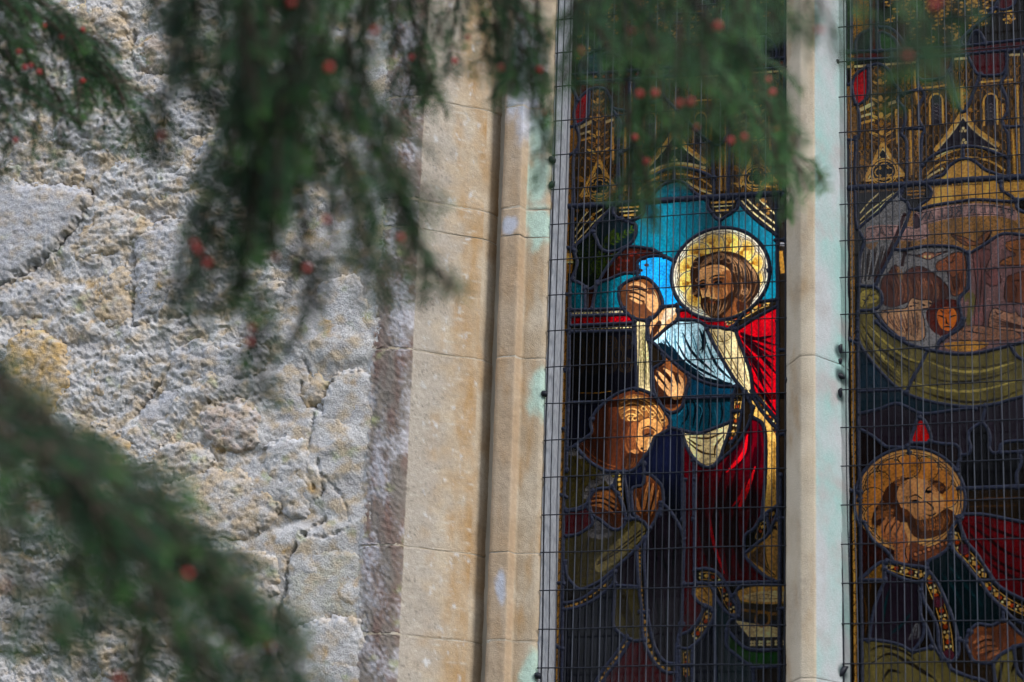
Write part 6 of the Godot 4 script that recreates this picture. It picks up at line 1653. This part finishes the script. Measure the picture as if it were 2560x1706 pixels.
func walls() -> void:
	# rubble wall left of the window
	var t := thing("rubble_wall", "weathered rubble stone wall with pale lime mortar beside the window jamb", "wall", V(-1.3, 0.0, 0))
	box("wall_core", V(-7.3, 0, -0.68) - t.position, V(-0.225, 7.7, -0.035) - t.position, MAT.plaster, t)
	box("wall_core", V(-0.225, 0, -0.68) - t.position, V(0.075, 7.7, -0.15) - t.position, MAT.plaster, t)
	for e in [[[-388.8,-46.4,-365.7,-112.1,-365.5,-194.2,-375.9,-257.1,-353.7,-311.9], 3.5, 9.0], [[-326.6,-375.2,-366.6,-409.4,-400.7,-461.5,-402.1,-514.2,-417.9,-557.6,-419.2,-609.9], 4.0, 13.0], [[-336.5,-285.6,-286.6,-341,-274.9,-385.7], 2.5, 6.0], [[-274.1,-398.9,-328.9,-415,-376.2,-404.7], 2.5, 6.0],
		[[-425.9,-363.1,-379.2,-355.7,-334.4,-321.5,-347.5,-258.2], 3.0, 7.0], [[-1107.3,161.9,-1047.6,192.5,-980,247.1,-924.8,322.4,-912.8,361.2], 6.0, 16.0], [[-798.9,234.8,-788.9,175.8,-792.5,98.8,-788.8,55.4], 3.5, 9.0], [[-788.4,50.6,-729.1,61.6,-659.7,67], 3.5, 10.0],
		[[-840.8,729.9,-840.8,668.2,-812,634.9,-733.8,627.7], 4.5, 12.0], [[-408.8,-627.4,-392.1,-597.3,-300.7,-581.7,-227.6,-578.8], 3.0, 7.0], [[-401.1,-601.5,-407.6,-644.7,-386.3,-688], 4.0, 10.0], [[-708.7,-67.3,-744.7,-112.5,-771.5,-148.6], 4.0, 10.0], [[-663.4,-264.1,-591.8,-312.4,-465,-343.8,-425.9,-363.1], 3.0, 7.0], [[-596.1,-124.1,-518.7,-118.5,-490.3,-110.6], 3.0, 9.0],
		[[-395.5,-92.2,-383.7,-129.5,-349.3,-149.4,-341.9,-113.2], 3.5, 9.0]]:
		var q := smooth(P(e[0]), 10.0)
		var bb := Rect2(q[0], Vector2.ZERO)
		for a in q: bb = bb.expand(a)
		cracks.append([q, e[1], e[2]])
		crack_boxes.append(bb.grow(22))
	rubble_wall(t)
	var grey := Color(0.52, 0.52, 0.56)
	var buff := Color(0.58, 0.44, 0.28)
	var ochre := Color(0.60, 0.38, 0.12)
	var pale := Color(0.66, 0.65, 0.66)
	var k := 0
	for e in [[[-1220.2,425,-1067.1,387.9,-923.2,362,-929.1,312.8,-980.5,252.1,-1048.1,197.5,-1128,158.2,-1189.6,142.3], 9.0, grey, 0.6, 0.75], [[-878.4,323.9,-778.3,292.1,-759.7,251.6,-804.1,235.2,-863.1,209.8,-935.5,214.6,-943.5,244.7,-906.9,296.3], 9.0, buff, 0.3, 0.2],
		[[-784.8,248.5,-686.3,280.6,-661.9,225.5,-657.3,100.2,-740.3,76.5,-773.8,92.9], 9.0, grey, 0.5, 0.5], [[-874.2,161.8,-810.1,186.9,-794.5,98.9,-801,56.1,-865.1,59.8,-882.3,104.2], 8.0, buff, 0.8, 0.3], [[-1168.3,141,-1045.1,167.8,-950.3,152,-895.5,114.7,-907.8,81.6,-1016.5,87.9,-1162.5,86.6], 8.0, grey, 0.3, 0.3],
		[[-1075.9,8.9,-1033.1,47.2,-975.7,40.1,-935.7,-3.4,-923.7,-66.1,-933,-117.8,-967.2,-154,-1012.3,-161.5,-1052.7,-117,-1076.8,-53.7], 7.0, ochre, 0.75, 0.55], [[-867.5,-26.1,-825.2,9.7,-754.5,5.9,-716.7,-29.3,-746.6,-88.9,-807.3,-137.7,-862.7,-135.1,-882.6,-82.3], 9.0, pale, 0.4, 0.1], [[-683.7,-7.4,-605.8,7.2,-492,-13.1,-488.3,-69.1,-560.3,-79.4,-637.8,-89.6,-689.2,-63.6], 8.0, grey, 0.4, 0.3],
		[[-766.1,-153.5,-687.3,-87.1,-651.6,-102.9,-706.2,-159,-757.6,-195.8], 8.0, grey, 0.8, 0.8], [[-885,-167,-793.2,-185,-764.3,-232.6,-836.3,-262.2,-909.2,-231.5], 7.0, ochre, 0.4, 0.2], [[-749.9,-228.5,-648.5,-205,-592.7,-234.9,-599,-280.3,-695.9,-285.8], 7.0, buff, 0.4, 0.2],
		[[-590.5,-133.7,-518.1,-127.8,-482,-161.7,-492.4,-220.7,-564.6,-222.3,-606.9,-174.5], 7.0, Color(0.5, 0.36, 0.28), 0.5, 0.3], [[-811.5,691.1,-791.9,706.6,-687.9,699.6,-618.9,665.6,-616.4,632,-692.4,623.8,-796.7,638.6], 11.0, Color(0.44, 0.32, 0.22), 0.7, 0.3], [[-1022.5,805.2,-898.6,789.6,-863.8,752.9,-870.3,707,-945.4,721.5,-1023.4,758.2], 9.0, buff, 0.6, 0.3],
		[[-656.7,-287.3,-546.4,-273.2,-467.7,-303.3,-430.9,-358.4,-498.5,-409.9,-614.1,-400.2,-671.6,-346], 6.0, buff, 0.4, 0.5], [[-463,-231,-383.1,-216.1,-359.5,-293.7,-373.4,-373.7,-422,-349.8], 5.0, pale, 0.3, 0.6], [[-395.5,-470.4,-300,-433.4,-238.2,-465.8,-232.4,-574.4,-300.9,-577.4,-387.7,-593.1,-403.4,-566.7,-397.4,-514.3], 3.5, Color(0.5, 0.49, 0.40), 0.5, 0.85],
		[[-386.6,-610.4,-245.4,-587.1,-229.8,-707,-345.8,-748.3,-390.4,-696.6], 3.5, pale, 0.4, 0.85], [[-619.8,-451.2,-496.6,-436.7,-428.4,-469.6,-450.7,-557,-558.4,-568], 5.0, buff, 0.3, 0.6], [[-1023.7,-549.7,-884.9,-543.5,-845.8,-593.5,-925.4,-636.8,-1035.9,-626.2], 10.0, grey, 0.3, 0.1], [[-829.8,-553.6,-716,-573.7,-652.8,-641,-763.9,-692.1,-827.8,-629.4], 9.0, buff, 0.3, 0.1],
		[[-443,675.9,-373.5,679.2,-356.4,553.3,-425.3,549.5], 6.0, pale, 0.5, 0.5], [[-477.2,430.8,-380,452.1,-332.7,394.8,-413.8,362.4], 7.0, Color(0.36, 0.3, 0.27), 0.6, 0.4], [[-823,579.9,-730.6,586.9,-646,549.2,-650.9,479.7,-741.6,467.3,-816.5,503.6], 9.0, grey, 0.4, 0.1], [[-967.3,557,-840,535.9,-823.5,464.1,-926.2,452.3,-1014.7,500], 9.0, pale, 0.4, 0.1], [[-1098.2,486.6,-1012.7,479.6,-934.9,432.9,-951.3,384.1,-1068.1,398.1,-1134.9,428.5], 8.0, buff, 0.3, 0.1],
		[[-861.7,427.1,-760.2,443.9,-686.4,413.2,-681.1,343.8,-781.6,331.6,-855.5,356.9], 9.0, pale, 0.4, 0.1], [[-648.7,449.7,-579.2,463.8,-551.5,353.5,-609.6,328.6,-663,371.9], 8.0, grey, 0.4, 0.2], [[-1152.9,813.2,-1066.4,815,-1048.4,739.8,-1122.4,726.1,-1202.4,765.3], 8.0, pale, 0.4, 0.2], [[-396.1,-83,-353.9,-71.3,-336.7,-122.6,-368.6,-143.9,-398.3,-124.2], 9.0, buff, 0.8, 0.5],
		[[-328.8,-95.5,-254.1,-81,-238,-208.7,-292.2,-242.4,-337.7,-186.3], 2.0, pale, 0.4, 0.9], [[-369.5,111,-284.1,124.4,-259,11.2,-333,-21.7,-384.3,36.9], 2.6, pale, 0.5, 0.8], [[-535.4,121.3,-458.1,135.5,-433.8,58.5,-489.7,24.2,-545.5,55.7], 7.0, pale, 0.3, 0.2], [[-1018.2,-306.6,-905.9,-319.7,-859.1,-394.7,-934.7,-438.2,-1029.1,-398.8], 8.0, grey, 0.3, 0.2], [[-838.4,-294.4,-727,-325.9,-700.6,-408.5,-784.9,-451.3,-850,-385.8], 8.0, buff, 0.3, 0.2]]:
		k += 1
		rubble_stone(t, e[0], e[1] * 0.7 + 2.5, e[2], e[3], k, e[4])
	# jamb of dressed stone
	t = thing("window_jamb", "tan dressed stone window jamb with a rounded shaft and brown crusted edge", "window jamb", V(-0.1, 0, -0.1))
	var beds := [-1500.0, -1050.0, -612.0, -435.0, -31.0, 229.0, 290.0, 515.0, 1000.0, 1700.0]
	for i in beds.size() - 1: dressed_block(t, "block", JAMB, beds[i] + 1.2, beds[i + 1] - 1.2, jamb_color)
	for i in range(1, beds.size() - 1): bed_mortar(t, JAMB, beds[i] - 4, beds[i] + 4, 1.3)
	var f := put("glazing_fillet", fillet_mesh([[84, -128], [88, -129], [100, -138], [109, -150], [112, -158], [113, -172], [113, -300]], -1500, 1700, t.position), MAT.fillet, t)
	f.set_meta("label", "grey weathered strip between the stone jamb and the glass")
	# mullion
	t = thing("window_mullion", "stone mullion between the lights with pale blue-green copper staining", "mullion", V(0.64, 0, -0.15))
	beds = [-1500.0, -700.0, -75.0, 760.0, 1700.0]
	for i in beds.size() - 1: dressed_block(t, "block", MULLION, beds[i] + 0.6, beds[i + 1] - 0.6, mullion_color, 3.0, 0.55)
	for i in range(1, beds.size() - 1): bed_mortar(t, MULLION, beds[i] - 3, beds[i] + 3, 1.6)
	box("mullion_core", V(0.585, 1.5, -0.66) - t.position, V(0.692, 4.7, -0.30) - t.position, MAT.plaster, t)
	# far jamb and the wall beyond, outside the view
	t = thing("window_jamb_001", "tan dressed stone jamb on the far side of the sheet-vision light", "window jamb", V(1.35, 0, -0.1))
	for e in [[-1500.0, -400.0], [-400.0, 500.0], [500.0, 1700.0]]: dressed_block(t, "block", mirrored(JAMB, 638.5), e[0] + 1, e[1] - 1, jamb_color_far, 6.0, 1.0, 12.0)
	put("glazing_fillet", fillet_mesh([[1164, -300], [1164, -172], [1165, -158], [1168, -150], [1177, -138], [1189, -129], [1193, -128]], -1500, 1700, t.position), MAT.fillet, t)
	t = thing("church_wall", "pale plain stone church wall to the far side of the window", "wall", V(4.0, 0, -0.3))
	box("wall_core", V(1.5, 0, -0.68) - t.position, V(7.3, 7.7, 0.0) - t.position, MAT.plaster, t)
	box("wall_core", V(1.19, 0, -0.68) - t.position, V(1.5, 7.7, -0.15) - t.position, MAT.plaster, t)
	box("window_head", V(0.075, 4.7, -0.68) - t.position, V(1.19, 7.7, -0.02) - t.position, MAT.plaster, t)
	box("window_sill", V(0.075, 0, -0.68) - t.position, V(1.19, 1.5, 0.04) - t.position, MAT.plaster, t)

func jamb_color_far(kind: int, x: float, y: float) -> Color: return jamb_color(kind, 1277.0 - x, y + 3000.0)

func fillet_mesh(profile: Array, y0: float, y1: float, at: Vector3) -> ArrayMesh:
	var v := PackedVector3Array()
	var col := PackedColorArray()
	var ny := 160
	for j in ny:
		var y := lerpf(y0, y1, j / (ny - 1.0))
		for q in profile:
			var w := 1.6 * n_fine.get_noise_2d(q[0] * 2.0, y * 0.35)
			v.append(Vector3((q[0] + w * 0.5) / 1000.0, 3.0 + y / 1000.0, (q[1] + w) / 1000.0) - at)
			col.append(Color(1, 1, 1))
	return sheet(v, profile.size(), ny, col)

func window() -> void:
	# first light
	var a := Light.new()
	a.lo = Vector2(100, -780)
	a.hi = Vector2(590, 830)
	a.root = thing("stained_glass_panel", "leaded stained glass light of a haloed bearded figure blessing a kneeling man", "stained glass", V(0.34, 2.2, GLASS_Z), "stained glass lights")
	for e in leads_of_saint(): lead_line(a, e)
	a.leads.append(ring_of(439.2,142.5, 102, 98.5))
	var bars := [[[95.5,311.3,213.1,308.8,344.6,309,497.3,307.4,562.3,306.1]]]
	glaze(a, bars, true)
	# second light
	var b := Light.new()
	b.lo = Vector2(695, -780)
	b.hi = Vector2(1180, 830)
	b.root = thing("stained_glass_panel_001", "leaded stained glass light of animals in a hanging sheet above a haloed sleeper", "stained glass", V(0.93, 2.2, GLASS_Z), "stained glass lights")
	for e in leads_of_vision(): lead_line(b, e)
	b.leads.append(ring_of(815.5,-341.4, 107, 104.5, -0.38, 3.6))
	bars = [[[693.8,306.5,843.7,306,944.7,306.4,1073.1,304.5]]]
	glaze(b, bars, false)
	# lettering on the scroll, painted to be read from inside
	var font := SystemFont.new()
	font.font_names = PackedStringArray(["Droid Serif"])
	for s in [["N", [850.7,232.9]], ["A", [865.9,236.1]], ["L", [885.5,237.7]], ["L", [897.2,239.7]], ["I", [907.6,240.8]], ["K", [921.3,241.6]], ["R", [948.3,242.2]], ["E", [969.3,241.5]], ["T", [986.2,240.7]], ["E", [1004,237.7]], ["P", [1022.7,232.1]], ["T", [748.8,208.3]], ["A", [767.2,209.6]], ["E", [786.5,208.6]]]:
		var tm := TextMesh.new()
		tm.text = s[0]
		tm.font = font
		tm.font_size = 34
		tm.pixel_size = 0.00066
		tm.depth = 0.0004
		var o := put("letter", tm, MAT.bar, b.root)
		o.position = window_plane(Vector2(s[1][0], s[1][1]), GLASS_Z + 0.0032) - b.root.position
		o.rotation = Vector3(0, PI, 0)
	# bars behind the glass
	for e in [[a, 0.105, 0.585, [333.4,-492.5][1]], [a, 0.105, 0.585, [416.2,-117][1]], [b, 0.70, 1.175, [923.8,-123.3][1]], [b, 0.70, 1.175, [810.5,-500.1][1]], [a, 0.105, 0.585, 640.0], [b, 0.70, 1.175, 640.0]]:
		var pts := PackedVector3Array([V(e[1], 3.0 + e[3] / 1000.0, GLASS_Z - 0.014) - e[0].root.position, V(e[2], 3.0 + e[3] / 1000.0, GLASS_Z - 0.014) - e[0].root.position])
		put("saddle_bar", tube(pts, PackedFloat32Array([0.007, 0.007]), 10), MAT.bar, e[0].root)
	wire_guard("fine wire guard fixed over the blessing figure light", 0.0925, 0.583, 2.0, 4.2, 2.337 - 0.0766 * 4, [[90, 400, 1.5], [88, [90.5,-105.5][1], 1.2], [586, [586.5,-100.9][1], 0.8], [92, [99.6,-678][1], 1.3], [90, [88.2,345][1], 1.4]])
	wire_guard("fine wire guard fixed over the animal vision light beside the mullion", 0.688, 1.178, 2.0, 4.2, 2.337 - 0.0766 * 4, [[684, [683.8,374][1], 1.2], [688, [687.3,-44.8][1], 2.0], [687, [687.9,-69.3][1], 1.4], [687, [687.8,-97.8][1], 2.2], [688, [687.6,-134.2][1], 2.0], [690, [689.3,-677.7][1], 2.6], [686, [688.8,564.3][1], 1.0]])

func glaze(l: Light, bars: Array, saint: bool) -> void:
	for e in bars: l.leads.append(smooth(P(e[0])))
	find_panes(l)
	canvas(l.lo, l.hi, 1.25, Color(0.11, 0.075, 0.04))
	if saint: paint_saint(l)
	else: paint_vision(l)
	weather_glass(50 if saint else 60)
	var m := glass_material("glass_of_figure", 0.22) if saint else glass_material("glass_of_vision", 0.40)
	build_panes(l, m)
	for i in l.leads.size():
		var is_bar: bool = i >= l.leads.size() - bars.size()
		came(l, l.leads[i], 7.0 if is_bar else 4.1, "lead_bar" if is_bar else "lead_came", 0.0055 if is_bar else 0.0042)
	print(l.root.name, " panes ", l.panes.size())
